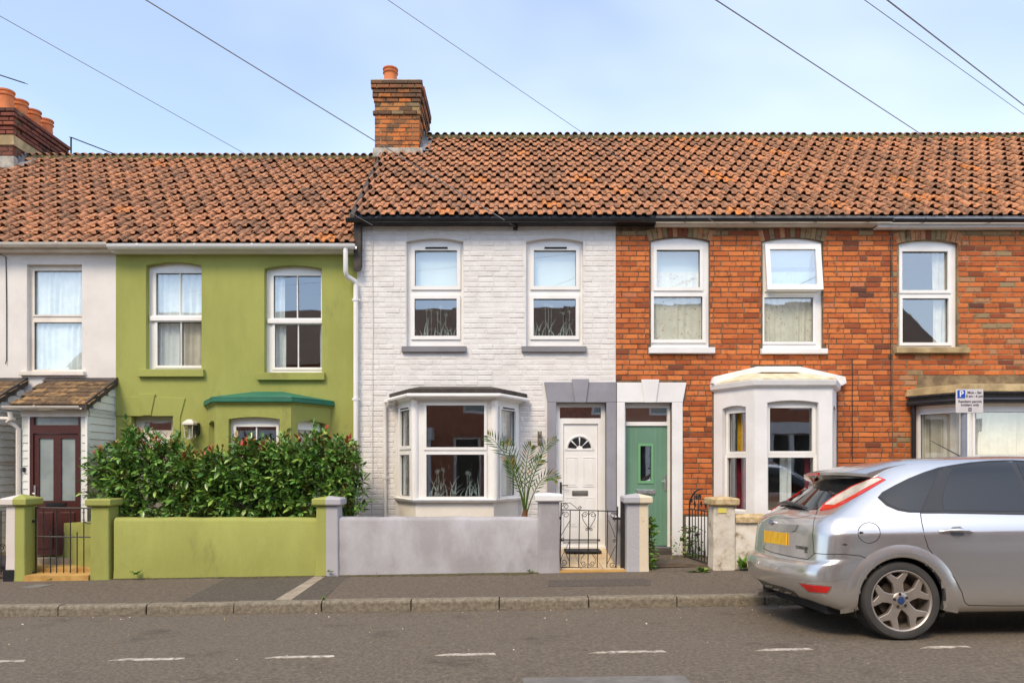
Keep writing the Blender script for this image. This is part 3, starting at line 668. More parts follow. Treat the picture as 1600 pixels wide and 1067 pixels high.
# windows (upper pair)
g1, g2 = rect(1026, 1094.5, 389.5, 449), rect(1021.5, 1098.5, 462.5, 530.5)
wn = window(H_red, FRONT, (ro_[0][0]-.01, ro_[0][1]+.01, ro_[0][2], ro_[0][3]+.01), [g1, g2], d=-.035, sash=.045, proud=.025)
curtain(wn, FRONT, g1[0]-.03, g1[1]+.03, PZ(452), PZ(422), .12, G['floral'], .01); curtain(wn, FRONT, g2[0]-.02, g2[1]+.02, g2[2]-.02, g2[3]+.03, .12, G['floral'], .016)
mb = MB(FRONT); mb.box(g1[0]-.05, g1[1]+.05, -.2, -.195, g1[2], g1[3]+.05); mb.build('blind', G['blind'], wn)
sill(wn, FRONT, PX(1013), PX(1115.5), PZ(553), PZ(543), G['whiterender'], .075)
g2 = rect(1194.5, 1272, 464, 534)
wn = window(H_red, FRONT, (ro_[1][0]-.01, ro_[1][1]+.01, ro_[1][2], ro_[1][3]+.01), [g2, rect(1199, 1277, 388, 452)], d=-.035, sash=.03)
curtain(wn, FRONT, g2[0]-.02, g2[1]+.02, g2[2]-.02, g2[3]+.03, .12, G['floral'], .02)
curtain(wn, FRONT, g2[0]-.02, PX(1285), PZ(455), PZ(421), .13, G['net'], .014)
mb = MB(FRONT); mb.box(PX(1190), PX(1286), -.2, -.195, PZ(412), PZ(385)); mb.build('blind', G['blind'], wn)
sill(wn, FRONT, PX(1187.5), PX(1290.5), PZ(553.5), PZ(545), G['whiterender'], .075)
# top light hung open
hz_ = PZ(383); ang = R(8)
TO = lambda u, d, q: (u, YF-.01-(d*math.cos(ang))-(hz_-q)*math.sin(ang), hz_-(hz_-q)*math.cos(ang)+d*math.sin(ang))
fo = rect(1194.5, 1281, 382.5, 456.5); go = rect(1201.5, 1272.5, 391, 448)
mb = MB(TO); plate(mb, *fo, [go], .02, -.035); ca = mb.build('open_casement', G['upvc'], wn, bevel=.006)
mb = MB(TO); mb.box(go[0]-.003, go[1]+.003, -.01, -.004, go[2]-.003, go[3]+.003); mb.build('pane', G['glass'], wn)
rooms(H_red, XW1+.12, XR1-.12, ZT_R-.05, 2.75)
# white rendered canted bay
B = (3.0, 3.384, 4.473, 4.83)
bayr = empty('bay_window', (3.9, YF, .2)); bayr.parent = H_red; bayr.location = Vector((3.9, YF, .2))-WORLD[H_red.name]
zt = zb_(606); zh = zb_(629)
for k, (T, Ln) in enumerate(bay_faces(*B)):
    h = (.19, Ln-.17, zb_(800), zh) if k == 1 else (.17, Ln-.15, zb_(800), zh-.015)
    if k == 1: h = (PX(1199, YB)-B[1], PX(1279, YB)-B[1], zb_(800), zb_(625))
    mb = MB(T); plate(mb, 0 if k == 1 else .006, Ln-(0 if k == 1 else .006), .0, zt, [h], .0, -.14); arch_fill(mb, h[0], h[1], h[3]-.032, h[3], 0, -.14, 8); mb.build('bay_wall', G['whiterender'], bayr)
    zmid = zb_(711)
    g1 = (h[0]+.055, h[1]-.055, zmid+.055, h[3]-.1); g2 = (h[0]+.03, h[1]-.04, h[2]+.02, zmid-.028)
    wn = window(bayr, T, (h[0]-.01, h[1]+.01, h[2], h[3]+.005), [g1, g2], d=-.085, sash=.04, proud=.02, name='bay_sash')
    if k == 0:
        curtain(bayr, T, h[0]+.08, h[1]-.02, h[2], zmid, .2, G['redcurt'], .02); curtain(bayr, T, h[0]+.1, h[0]+.2, zmid, h[3], .2, G['yelcurt'], .02); curtain(bayr, T, h[0]+.21, h[1], zmid, h[3], .22, G['redcurt'], .02)
    if k == 1: curtain(bayr, T, h[1]-.12, h[1]+.02, h[2], zmid+.05, .2, G['redcurt'], .02); curtain(bayr, T, h[0]+.25, h[0]+.42, h[2], zmid, .22, G['net'], .02)
mb = MB(); bay_slab(mb, B, .65, -.001, zt, .05, zt+.03); bay_slab(mb, B, .65, .05, zt+.031, .07, zt+.11); mb.build('cornice', G['whiterender'], bayr, bevel=.008)
RT = lambda zt_, B_, p, e, top, ins: None
def bay_hip(parent, B_, p, e, z0, rise, m, name='bay_roof', wf=.42):
    o = bay_ring(*B_, p, e); xm = (B_[1]+B_[2])/2; hw = (B_[2]-B_[1])*wf
    top = [(xm-hw, YF+.02), (xm-hw, YF-.04), (xm-hw*.98, YF-.06), (xm+hw*.98, YF-.06), (xm+hw, YF-.04), (xm+hw, YF+.02)]
    mb = MB(); mb.loft([[(x, y, z0) for x, y in o], [(x, y, z0+.02) for x, y in o], [(x, y, z0+rise) for x, y in top]]); return mb.build(name, m, parent, bevel=.006)
G['lichenroof'] = mat('lichened_cement_roof', sRGB(226, 216, 190), sRGB(206, 188, 148), 7, .95, .012, 28, stain=sRGB(120, 96, 60), stain_scale=7, stain_lo=.58)
bay_hip(bayr, B, .65, .055, zt+.111, .17, G['lichenroof'])
mb = MB()   # white painted upstand where the roof meets the brick
pp = [(PX(1109), PZ(600)), (PX(1112), PZ(590)), (PX(1180), PZ(574)), (PX(1246), PZ(574)), (PX(1316), PZ(590)), (PX(1318), PZ(600)), (PX(1310), PZ(604)), (PX(1240), PZ(583)), (PX(1186), PZ(583)), (PX(1117), PZ(604))]
mb.prism(pp, YF-.11, YF+.01); mb.build('flashing', G['whiterender'], bayr, bevel=.01)
# green door
surround(H_red, 963.5, 1066, 976, 1049.5, 598, 629, 1001, 1029, G['whiterender'], 0, 6, .03)
dr = door_group(H_red)
mb = MB(T0); plate(mb, dx(975), dx(1050), dz(857), dz(629)+.02, [(dx(977.5), dx(1042.5), dz(853), dz(665)), (dx(977.5), dx(1042.5), dz(659), dz(637))], .02, -.05); mb.build('door_frame', G['upvc'], dr, bevel=.004)
mb = MB(T0); mb.box(dx(977), dx(1043), -.02, -.014, dz(659.5), dz(636.5)); mb.build('transom_pane', G['glass'], dr)
mb = MB(T0); mb.box(dx(975), dx(1046), -.3, -.295, dz(664), dz(632)); mb.build('transom_backing', G['room'], dr)
mb = MB(T0); plate(mb, dx(977.5)+.003, dx(1042.5)-.003, dz(853)+.01, dz(665)-.003, [(dx(1000.5), dx(1017.5), dz(751), dz(696.5))], -.004, -.05); lf = mb.build('door_leaf', G['doorgreen'], dr, bevel=.003)
mb = MB(T0); a, b, c, e = dx(997), dx(1021), dz(755), dz(693); plate(mb, a, b, c, e, [(dx(1000.5), dx(1017.5), dz(751), dz(696.5))], .008, -.01); mb.build('vision_frame', G['doortrim'], lf, bevel=.005)
mb = MB(T0); mb.box(dx(1000), dx(1018), -.03, -.024, dz(751.5), dz(696)); mb.build('vision_pane', G['glass'], lf)
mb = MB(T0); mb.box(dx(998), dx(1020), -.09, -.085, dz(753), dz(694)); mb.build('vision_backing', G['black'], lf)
for xg in (986, 994, 1024, 1032):
    mb = MB(T0); mb.box(dx(xg)-.002, dx(xg)+.002, -.0045, -.0025, dz(851), dz(667)); mb.build('groove', G['doortrim'], lf)
mb = MB(T0); mb.box(dx(994.5), dx(1023.5), -.004, .01, dz(772), dz(764.5)); mb.build('letter_plate', G['chrome'], lf, bevel=.004)
mb = MB(T0); mb.box(dx(996.5), dx(1021.5), .0105, .016, dz(770.5), dz(766)); mb.build('flap', G['lead'], lf, bevel=.003)
mb = MB(T0); mb.box(dx(1037.5), dx(1041), -.004, .008, dz(766), dz(742)); mb.tube([(dx(1039), .008, dz(751)), (dx(1039), .045, dz(751)), (dx(1033), .045, dz(751.5))], .008, 8); mb.build('handle', G['chrome'], lf)
mb = MB(T0); mb.box(dx(975), dx(1050), -.05, .05, dz(857.5), dz(853)); mb.build('threshold', G['chrome'], dr, bevel=.004)
mb = MB(T0); mb.box(dx(974), dx(1051), -.05, .12, dz(866), dz(858)); mb.build('brick_step', G['felt'], dr, bevel=.006)

# --- end brick house
eo = [op(1404, 1496, 375, 543, 381), (PX(1432), PX(1660), .6, PZ(632), PZ(632))]
XE1 = 9.7
ewall = wall_with(H_end, 'wall', G['oldmortar'], XR1, XE1, -.2, ZT_R, eo)
def blk_end(za, zb):
    r = []
    o = eo[0]
    if zb > o[2]-.01 and za < o[3]+.01: r.append((o[0]-.012, o[1]+.012))
    elif zb > o[3]-.02 and za < o[3]+.2: r.append((o[0]-.05, o[1]+.05))
    if zb > PZ(553) and za < PZ(541): r.append((PX(1396), PX(1512)))
    if zb > PZ(357): r.append((XR1, XE1))
    if za < PZ(610): r.append((PX(1424), PX(1670)))
    elif za < PZ(592): r.append((PX(1434), PX(1660)))
    return r
def end_col(x, z, r):
    if z > PZ(373): return rnd.choice((.95, 1, .98, .9))
    return rnd.choice((.9, .96)) if rnd.random() < .09 else min(.86, max(.0, rnd.gauss(.42, .19)))
lay_bricks(ewall, XR1+.001, XE1-.004, -.1, ZT_R, YF, blk_end, G['brick'], colour=end_col)
soldier_arch(ewall, eo[0], G['brick'])
g1, g2 = rect(1411, 1483.5, 391.5, 453), rect(1411.5, 1484.5, 465, 535)
wn = window(H_end, FRONT, (eo[0][0]-.01, eo[0][1]+.01, eo[0][2], eo[0][3]+.01), [g1, g2], d=-.05, sash=.04, proud=.022, fm=G['upvc'])
for g in (g1, g2):
    curtain(wn, FRONT, g[1]-.17, g[1]+.03, g[2]-.03, g[3]+.03, .15, G['creamcurt'], .025)
curtain(wn, FRONT, g2[0]-.04, g2[0]+.05, g2[2]-.03, g2[3]+.03, .15, G['creamcurt'], .02)
sill(wn, FRONT, PX(1397), PX(1511), PZ(552.5), PZ(543), G['stone'], .08)
rooms(H_end, XR1+.12, XE1-.1, ZT_R-.05, 2.75)
E = (5.98, 6.36, 7.36, 7.75)
baye = empty('bay_window', (6.9, YF, .2)); baye.parent = H_end; baye.location = Vector((6.9, YF, .2))-WORLD[H_end.name]
zt = zb_(634)
for k, (T, Ln) in enumerate(bay_faces(*E)):
    g = (.1, Ln-.09, zb_(800), zb_(643)) if k != 1 else (.09, Ln-.09, zb_(711), zb_(643))
    gl = [g] if k != 1 else [g, (.09, Ln-.09, zb_(800), zb_(720))]
    window(baye, T, (.012, Ln-.012, zb_(806), zt), gl, d=0, sash=.03, th=.07, proud=.02, name='bay_sash')
    curtain(baye, T, .06, Ln-.06, zb_(806), zt, .14, G['creamcurt'], .03, waves=50)
    mb = MB(T); mb.box(.008, Ln-.008, -.1, -.0, 0, zb_(806)); mb.build('bay_wall', G['whiterender'], baye)
for xx in (E[1], E[2]):
    mb = MB(); mb.lathe((xx, YB+.012, zb_(806)), [(.05, 0), (.05, zt-zb_(806))], 8); mb.build('corner_post', G['upvc'], baye)
mb = MB(); bay_slab(mb, E, .65, .02, zt, .04, zt+.035); mb.build('fascia', G['oldupvc'], baye)
mb = MB(); bay_slab(mb, E, .65, .06, zt+.036, .1, zt+.17); mb.build('black_fascia', G['felt'], baye, bevel=.01)
mb = MB(); mb.tube([(x, y, zt+.075) for x, y in bay_ring(*E, .65, .13)][1:-1], .04, 8); mb.build('gutter', G['black'], baye, smooth=True)
pipe(baye, [(E[0]-.05, YF-.09, zt+.06), (E[0]-.05, YF-.09, .1)], .032, G['black'])
mb = MB(); bay_slab(mb, E, .65, .13, zt+.171, .12, zt+.185); mb.build('lead_edge', G['lead'], baye)
mb = MB(); bay_slab(mb, E, .65, .15, zt+.186, .12, zt+.29); bay_slab(mb, E, .65, .12, zt+.29, -.25, zt+.34); mb.build('stone_roof', G['stone'], baye, bevel=.01)

# --- green house
ZT_G = PZ(392)
go_ = [op(228, 315, 409, 577, 414.5), op(413, 503, 414, 582, 419.5), (PX(205), PX(270), .12, PZ(650), PZ(650)), (PX(335), PX(512), .7, PZ(648), PZ(648))]
wall_with(H_green, 'wall', G['green'], XG0, XW0, -.3, ZT_G, go_, depth=.16)
rooms(H_green, XG0+.12, XW0-.12, ZT_G-.05, 2.45)
for (o, xa, xm, xb, y0, ym0, ym1, y1) in ((go_[0], 238.5, 276.5, 314, 424, 491, 501, 570), (go_[1], 424, 461.5, 499.5, 428, 495.5, 505, 573)):
    bw = .9
    gt = [rect(xa, xm-bw, y0, ym0), rect(xm+bw, xb, y0, ym0)]; gb = [rect(xa+3, xm-bw+1.5, ym1, y1), rect(xm+bw+1.5, xb+.5, ym1, y1)]
    gA = rect(xa, xb, y0, ym0); gB = rect(xa+2, xb+1, ym1, y1)
    wn = window(H_green, FRONT, (o[0]-.01, o[1]+.02, o[2], o[3]+.01), [gA, gB], d=-.10, sash=.035, proud=.012,
                bars=[(PX(xm)-.008, PX(xm)+.008, gA[2], gA[3]), (PX(xm+1.5)-.008, PX(xm+1.5)+.008, gB[2], gB[3])])
    mb = MB(FRONT); mb.box(o[0]+.02, o[1]-.0, -.095, -.06, PZ(ym1-1), PZ(ym0+1.5)); mb.build('meeting_rail', G['upvc'], wn, bevel=.008)
    if o is go_[0]:
        curtain(wn, FRONT, gA[0]-.02, gA[1]+.02, gA[2], gA[3], .19, G['net'], .02)
        curtain(wn, FRONT, gB[0], gB[0]+.3, gB[2]-.02, gB[3], .2, G['net'], .025); curtain(wn, FRONT, gB[1]-.36, gB[1]+.03, gB[2]-.02, gB[3], .2, G['creamcurt'], .03)
    else:
        for g in (gA, gB): curtain(wn, FRONT, g[0]-.02, g[0]+.14, g[2]-.03, g[3]+.03, .19, G['net'], .025)
        curtain(wn, FRONT, gB[1]-.05, gB[1]+.04, gB[2]-.03, gB[3], .19, G['net'], .02)
    sill(wn, FRONT, o[0]-.1, o[1]+.05, o[2]-.115, o[2], G['green'], .06)
GA = (-4.53, -4.138, -3.083, -2.695)
bayg = empty('bay_window', (-3.6, YF, .2)); bayg.parent = H_green; bayg.location = Vector((-3.6, YF, .2))-WORLD[H_green.name]
zt = zb_(632)
for k, (T, Ln) in enumerate(bay_faces(*GA)):
    h = (.12, Ln-.12, .9, zb_(655)) if k != 1 else (PX(357, YB)-GA[1], PX(437, YB)-GA[1], .9, zb_(651))
    mb = MB(T); plate(mb, 0 if k == 1 else .006, Ln-(0 if k == 1 else .006), .0, zt, [h], .0, -.14); arch_fill(mb, h[0], h[1], h[3]-.032, h[3], 0, -.14, 8); mb.build('bay_wall', G['green'], bayg)
    g1 = (h[0]+.07, h[1]-.07, 1.52, h[3]-.13); g2 = (h[0]+.07, h[1]-.07, .97, 1.47); xm = (h[0]+h[1])/2
    window(bayg, T, (h[0]-.01, h[1]+.01, h[2], h[3]+.005), [g1, g2], d=-.095, sash=.03, name='bay_sash', bars=[(xm-.009, xm+.009, 1.52, h[3]-.13), (xm-.009, xm+.009, .97, 1.47)] if k == 1 else ())
mb = MB(); bay_slab(mb, GA, .65, -.001, zt, .035, zt+.03); mb.build('cornice', G['green'], bayg, bevel=.006)
mb = MB(); bay_slab(mb, GA, .65, .06, zt+.031, .06, zt+.085); mb.build('roof_edge', G['greenlead'], bayg, bevel=.008)
bay_hip(bayg, GA, .65, .055, zt+.086, .155, G['greenlead'], wf=.2)
# incised door surround of the green house
mb = MB(); mb.prism([(PX(182), PZ(650)), (PX(181.5), PZ(619)), (PX(290), PZ(622)), (PX(282), PZ(652)), (PX(281), .1), (PX(271), .1), (PX(271), PZ(650))], YF-.016, YF+.01); mb.build('door_surround', G['green'], H_green, bevel=.004)
mb = MB(); mb.prism([(PX(224), PZ(649)), (PX(237), PZ(649)), (PX(243.5), PZ(616)), (PX(218), PZ(615.5))], YF-.032, YF+.01); mb.build('keystone', G['green'], H_green, bevel=.004)
dg = door_group(H_green)
YD2 = YF+.14; T2 = lambda u, d, q: (u, YD2-d, q); d2 = lambda x: PX(x, YD2); z2 = lambda y: PZ(y, YD2)
mb = MB(T2); plate(mb, d2(203), d2(273), .1, z2(648), [(d2(226), d2(268), z2(672), z2(659))], .0, -.05); mb.build('door_frame', G['oldupvc'], dg, bevel=.004)
mb = MB(T2); mb.box(d2(225), d2(269), -.03, -.024, z2(673), z2(658)); mb.build('transom_pane', G['glass'], dg)
mb = MB(T2); mb.box(d2(212), d2(267), -.001, .015, .2, z2(684)); mb.build('door_leaf', G['oldupvc'], dg, bevel=.004)
lan = empty('wall_lantern', (PX(303), YF-.08, PZ(684)), 'small pale lantern on the olive green wall between door and bay', 'lamp')
mb = MB(); zc = PZ(684); xc = PX(302)
mb.loft([[(xc+a*s, YF-.1+b*s, z) for a, b in ((-1,-1),(1,-1),(1,1),(-1,1))] for s, z in ((.06, zc+.18), (.085, zc+.185), (.085, zc+.215), (.03, zc+.27))]); mb.build('cap', G['oldupvc'], lan, bevel=.004)
mb = MB(); mb.loft([[(xc+a*s, YF-.1+b*s, z) for a, b in ((-1,-1),(1,-1),(1,1),(-1,1))] for s, z in ((.05, zc), (.06, zc+.18))]); mb.build('glass_body', G['glass'], lan)
for a, b in ((-1,-1),(1,-1),(1,1),(-1,1)):
    mb = MB(); mb.tube([(xc+a*.052, YF-.1+b*.052, zc), (xc+a*.063, YF-.1+b*.063, zc+.18)], .006, 5); mb.build('bar', G['oldupvc'], lan)
mb = MB(); mb.lathe((xc, YF-.1, zc), [(.05, -.02), (.055, 0), (.02, .005), (.02, .1), (.028, .13), (.005, .15)], 10); mb.build('bulb_holder', G['oldupvc'], lan)
mb = MB(); mb.box(xc+.06, xc+.1, YF-.06, YF, zc+.05, zc+.22); mb.build('bracket', G['iron'], lan)

# --- cream house
XC0 = -9.6
co = [op(42, 128, 413, 580)]
wall_with(H_cream, 'wall', G['cream'], XC0, XG0, -.3, ZT_G, co, depth=.16)
rooms(H_cream, XC0+.1, XG0-.12, ZT_G-.05, 2.45)
g1, g2 = rect(49, 125, 421, 491), rect(48.5, 127, 502, 577)
wn = window(H_cream, FRONT, co[0][:4], [g1, g2], d=-.07, sash=.02, proud=.012, fm=G['oldupvc'])
for g in (g1, g2): curtain(wn, FRONT, g[0]-.02, g[1]+.02, g[2]-.02, g[3]+.02, .12, G['net'], .02)
sill(wn, FRONT, PX(33), PX(134), PZ(587), PZ(580), G['oldupvc'], .06)
pipe(H_cream, [(PX(-2), YF-.01, PZ(396)), (PX(10), YF-.01, PZ(402)), (PX(11), YF-.01, PZ(480)), (PX(11), YF-.01, PZ(562)), (PX(10), YF-.02, PZ(569))], .006, G['iron'], name='cable')
def lean_to(name, x0, x1, yfr, parent, zev, ztop, nrow, rake):
    """porch roof of plain tiles leaning on the wall; its top is shifted right by rake where photographed so"""
    p = empty(name, ((x0+x1)/2, yfr, .1)); p.parent = parent; p.location = Vector(((x0+x1)/2, yfr, .1))-WORLD[parent.name]
    dy = YF-(yfr-.1); pit = math.atan2(ztop-zev, dy); g = math.hypot(ztop-zev, dy)/(nrow+.7)
    mb = MB(); mb.mesh([(x0-.1, yfr-.1, zev-.02), (x1+.03, yfr-.1, zev-.02), (x1+.03, YF, ztop-.02), (x0-.1, YF, ztop-.02), (x0-.1, yfr-.1, zev-.07), (x1+.03, yfr-.1, zev-.07), (x1+.03, YF, ztop-.07), (x0-.1, YF, ztop-.07)],
                  [(0,1,2,3),(4,7,6,5),(0,4,5,1),(1,5,6,2),(3,2,6,7),(0,3,7,4)]); mb.build('roof_deck', G['felt'], p)
    tw = .158; ms = []
    for k in range(5):
        v = [(0,0,.016),(tw-.006,0,.016),(tw-.006,g+.05,0),(0,g+.05,0),(0,0,0),(tw-.006,0,0)]; me = bpy.data.meshes.new('porch_tile')
        me.from_pydata(v, [], [(0,1,2,3),(4,5,1,0),(4,0,3),(5,2,1)]); me.update(); at = me.attributes.new('bt', 'FLOAT', 'FACE'); at.data.foreach_set('value', [k/4]*4); me.materials.append(G['ptile']); ms.append(me)
    for r in range(nrow):
        x = x0-.1+(tw/2 if r % 2 else 0)
        while x < x1+.03-tw*.6:
            o = link_mesh('roof_tile', ms[rnd.randrange(5)], p, (x, yfr-.1+r*g*math.cos(pit), zev+r*g*math.sin(pit)-.008)); o.rotation_euler = (pit+.03+rnd.uniform(-.02, .02), rnd.uniform(-.02, .02), rnd.uniform(-.02, .02)); x += tw
    mb = MB(); q = nrow*g-.02; mb.mesh([(x0-.1, yfr-.1+q*math.cos(pit), zev+q*math.sin(pit)+.008), (x1+.04, yfr-.1+q*math.cos(pit), zev+q*math.sin(pit)+.008), (x1+.04, YF-.001, ztop+.015), (x0-.1, YF-.001, ztop+.015)], [(0,1,2,3)])
    mb.box(x1+.02, x1+.05, yfr-.1, YF, zev-.07, zev-.07); mb.build('flashing', G['felt'], p)
    mb = MB(); mb.mesh([(x1+.032, yfr-.12, zev-.09), (x1+.032, YF, ztop-.09), (x1+.032, YF, ztop+.02), (x1+.032, yfr-.12, zev+.02), (x1+.055, yfr-.12, zev-.09), (x1+.055, YF, ztop-.09), (x1+.055, YF, ztop+.02), (x1+.055, yfr-.12, zev+.02)], [(0,1,2,3),(7,6,5,4),(0,4,5,1),(3,2,6,7),(0,3,7,4)]); mb.build('verge', G['felt'], p)
    gutter(p, x0-.16, x1-.02, zev-.03, G['oldupvc'], yc=yfr-.13, r=.045)
    mb = MB(); mb.box(x0, x1, yfr-.02, yfr+.02, zev-.17, zev-.075); mb.build('fascia', G['oldupvc'], p)
    # boarded right flank
    zz = .25; 
    while zz < ztop-.08:
        ye = yfr+.04
        zhi = zz+.105
        if zhi > zev-.06: ye = yfr-.1+max(.14, (zhi-(zev-.07))/math.tan(pit))
        if ye < YF-.04:
            mb = MB(); mb.mesh([(x1+.012, ye, zz), (x1+.012, YF-.003, zz), (x1, YF-.003, zhi), (x1, ye, zhi), (x1-.03, ye, zz), (x1-.03, YF-.003, zz), (x1-.03, YF-.003, zhi), (x1-.03, ye, zhi)],
                    [(0,1,2,3),(0,3,7,4),(0,4,5,1),(3,2,6,7)]); mb.build('board', G['board'], p)
        zz += .107
    return p
YP = 9.82; xp0, xp1 = PX(34, YP), PX(137, YP)
por = lean_to('porch', xp0, xp1, YP, H_cream, 2.33, 2.77, 6, .3)
TP = lambda u, d, q: (u, YP-d, q); px = lambda x: PX(x, YP); pz = lambda y: PZ(y, YP)
mb = MB(TP); plate(mb, xp0, xp1, .2, 2.17, [(px(47), px(126), .2, pz(648))], 0, -.06); mb.build('front_wall', G['board'], por)
for k in range(16):
    for a, b in ((36, 45), (128, 134)):
        mb = MB(TP); z = .3+k*.107; mb.mesh([(px(a), .012, z), (px(b), .012, z), (px(b), .003, z+.1), (px(a), .003, z+.1)], [(0,1,2,3)]); mb.box(px(a), px(b), .001, .012, z, z+.003); mb.build('board', G['board'], por)
mb = MB(TP); mb.box(px(134), px(137.5), .0, .018, .2, 2.17); mb.box(px(45), px(47.5), 0, .018, .2, 2.17); mb.build('corner_trim', G['upvc'], por, bevel=.003)
mdo = por
mb = MB(TP); plate(mb, px(47), px(126), .2, pz(648), [(px(54), px(123), pz(664), pz(651)), (px(52.5), px(122.5), .2, pz(677))], .012, -.05); mb.build('door_frame', G['maroon'], por, bevel=.004)
mb = MB(TP); mb.box(px(53), px(124), -.03, -.024, pz(665), pz(650)); mb.build('transom_pane', G['frost'], por)
mb = MB(TP); plate(mb, px(52.5)+.003, px(122.5)-.003, .23, pz(677)-.003, [(px(60.5), px(83), pz(782), pz(684.5)), (px(95), px(117), pz(782), pz(684.5))], -.006, -.05); ml = mb.build('front_door', G['maroon'], por, bevel=.005)
for a, b in ((60, 83.5), (94.5, 117.5)):
    mb = MB(TP); mb.box(px(a), px(b), -.03, -.024, pz(783), pz(684)); mb.build('door_pane', G['frost'], por)
for a, b in ((60, 83), (95, 117)):
    mb = MB(TP); mb.box(px(a), px(b), -.006, .006, .32, pz(800)); mb.build('door_panel', G['maroon'], por, bevel=.01)
mb = MB(TP); mb.box(px(72), px(103), -.005, .008, pz(790), pz(785)); mb.build('letter_plate', G['black'], por)
mb = MB(TP); mb.box(px(53), px(56), -.005, .006, pz(775), pz(758)); mb.tube([(px(54.5), .0, pz(770)), (px(54.5), .05, pz(770)), (px(58), .05, pz(771))], .008, 6); mb.build('handle', G['chrome'], por)
mb = MB(TP); mb.box(px(37), px(41), .013, .03, pz(737), pz(730)); mb.build('doorbell', G['black'], por)
mb = MB(); mb.box(xp0-.0, xp1, YP-.1, YF, 0, .2); mb.build('porch_step', G['concrete'], por)
pipe(por, [(px(27), YP-.14, pz(645)), (px(27), YP-.13, pz(655)), (px(20), YP-.1, pz(659)), (px(27), YP-.06, pz(664)), (px(31), YP-.03, pz(670)), (px(31), YP-.03, .15)], .03, G['oldupvc'])
xb1 = PX(38); bc = lean_to('box_bay', -9.2, xb1, YP, H_cream, 2.33, 2.77, 6, 0)
TS = lambda u, d, q: (xb1-.03+d, YP+u, q)
mb = MB(TS); plate(mb, 0, YF-YP, .2, 2.2, [(.08, .6, .95, 2.12)], .0, -.05); mb.build('side_wall', G['board'], bc)
window(bc, TS, (.08, .6, .95, 2.12), [(.12, .56, 1.02, 1.5), (.12, .56, 1.55, 2.06)], d=.03, th=.05, sash=.015, name='side_window', fm=G['oldupvc'])
curtain(bc, TS, .1, .58, .97, 2.1, .06, G['net'], .015)
mb = MB(); mb.box(-9.2, xb1-.04, YP, YP+.05, .2, 2.2); mb.build('front_wall', G['board'], bc)
pipe(bc, [(xb1+.03, YP+.02, pz(653)), (px(27), YP-.06, pz(655))], .026, G['oldupvc'], name='waste_pipe')

# --- roofs, ridges, eaves
rw = roof(H_white, PX(551, EAVE_Y), XW1, PZ(338, EAVE_Y), PZ(216, RIDGE_Y), .02, .02, True)
rr_ = roof(H_red, XW1, XR1, PZ(338, EAVE_Y), PZ(216, RIDGE_Y), .02, .03)
re_ = roof(H_end, XR1, XE1+.2, PZ(338, EAVE_Y), PZ(216, RIDGE_Y), .02, .06)
rg = roof(H_green, XG0, XW0+.05, PZ(380, EAVE_Y), PZ(248, RIDGE_Y), .0, .003)
rc = roof(H_cream, XC0, XG0, PZ(380, EAVE_Y), PZ(248, RIDGE_Y), .0, .003)
# white house verge, party wall upstand above the lower green roof
mb = MB(); ze, zr = PZ(338, EAVE_Y), PZ(216, RIDGE_Y)
mb.mesh([(XW0-.02, EAVE_Y+.02, ze-.03), (XW0-.02, RIDGE_Y, zr-.03), (XW0-.02, RIDGE_Y, zr-.8), (XW0-.02, EAVE_Y+.02, ze-.8), (XW0+.08, EAVE_Y+.02, ze-.03), (XW0+.08, RIDGE_Y, zr-.03), (XW0+.08, RIDGE_Y, zr-.8), (XW0+.08, EAVE_Y+.02, ze-.8)],
        [(0,1,2,3),(4,7,6,5),(0,4,5,1),(3,2,6,7),(0,3,7,4)]); mb.build('party_wall', G['felt'], H_white)
mb = MB(); xv = PX(551, EAVE_Y)
mb.mesh([(xv-.03, EAVE_Y-.03, ze-.05), (xv-.03, RIDGE_Y, zr-.05), (xv-.03, RIDGE_Y, zr+.02), (xv-.03, EAVE_Y-.03, ze+.025), (xv+.03, EAVE_Y-.03, ze-.05), (xv+.03, RIDGE_Y, zr-.05), (xv+.03, RIDGE_Y, zr+.02), (xv+.03, EAVE_Y-.03, ze+.025)],
        [(0,1,2,3),(4,7,6,5),(0,4,5,1),(3,2,6,7),(0,3,7,4)]); mb.build('verge', G['felt'], H_white)
def fascia(h, x0, x1, z0, z1, m, y=None):
    mb = MB(); mb.box(x0, x1, YF-.13, YF-.1, z0, z1); mb.box(x0, x1, YF-.1, YF+.02, z0, z0+.02); return mb.build('fascia', m, h)
fascia(H_white, XW0, PX(1022), PZ(354), PZ(339), G['black'])
gutter(H_white, PX(541, 10.28), PX(1022, 10.28), PZ(342, 10.28), G['black'])
fascia(H_red, PX(1022)+.002, PX(1364), PZ(356), PZ(341), G['oldupvc'])
gutter(H_red, PX(1022, 10.28)+.003, PX(1395, 10.28), PZ(342, 10.28), G['black'], r=.042)
fascia(H_end, PX(1364)+.002, XE1, PZ(359.5), PZ(342), G['whiterender'])
gutter(H_end, PX(1395, 10.28)+.003, XE1, PZ(343, 10.28), G['black'], r=.042)
fascia(H_green, XG0+.001, PX(555), PZ(398), PZ(384), G['upvc']); gutter(H_green, XG0+.002, PX(556, 10.28), PZ(383, 10.28), G['upvc'], r=.06)
fascia(H_cream, XC0, XG0, PZ(396), PZ(384), G['oldupvc']); gutter(H_cream, XC0, XG0, PZ(380, 10.28), G['oldupvc'], r=.058)
pipe(H_green, [(PX(540, 10.28), YF-.2, PZ(388, 10.28)), (PX(540, 10.28), YF-.2, PZ(430)), (PX(546), YF-.16, PZ(436)), (PX(557), YF-.08, PZ(442)), (PX(557.5), YF-.07, PZ(448)), (PX(557.5), YF-.07, .15)], .036, G['upvc'], clips=[(PX(557.5), YF-.07, PZ(470)), (PX(557.5), YF-.07, PZ(624))])
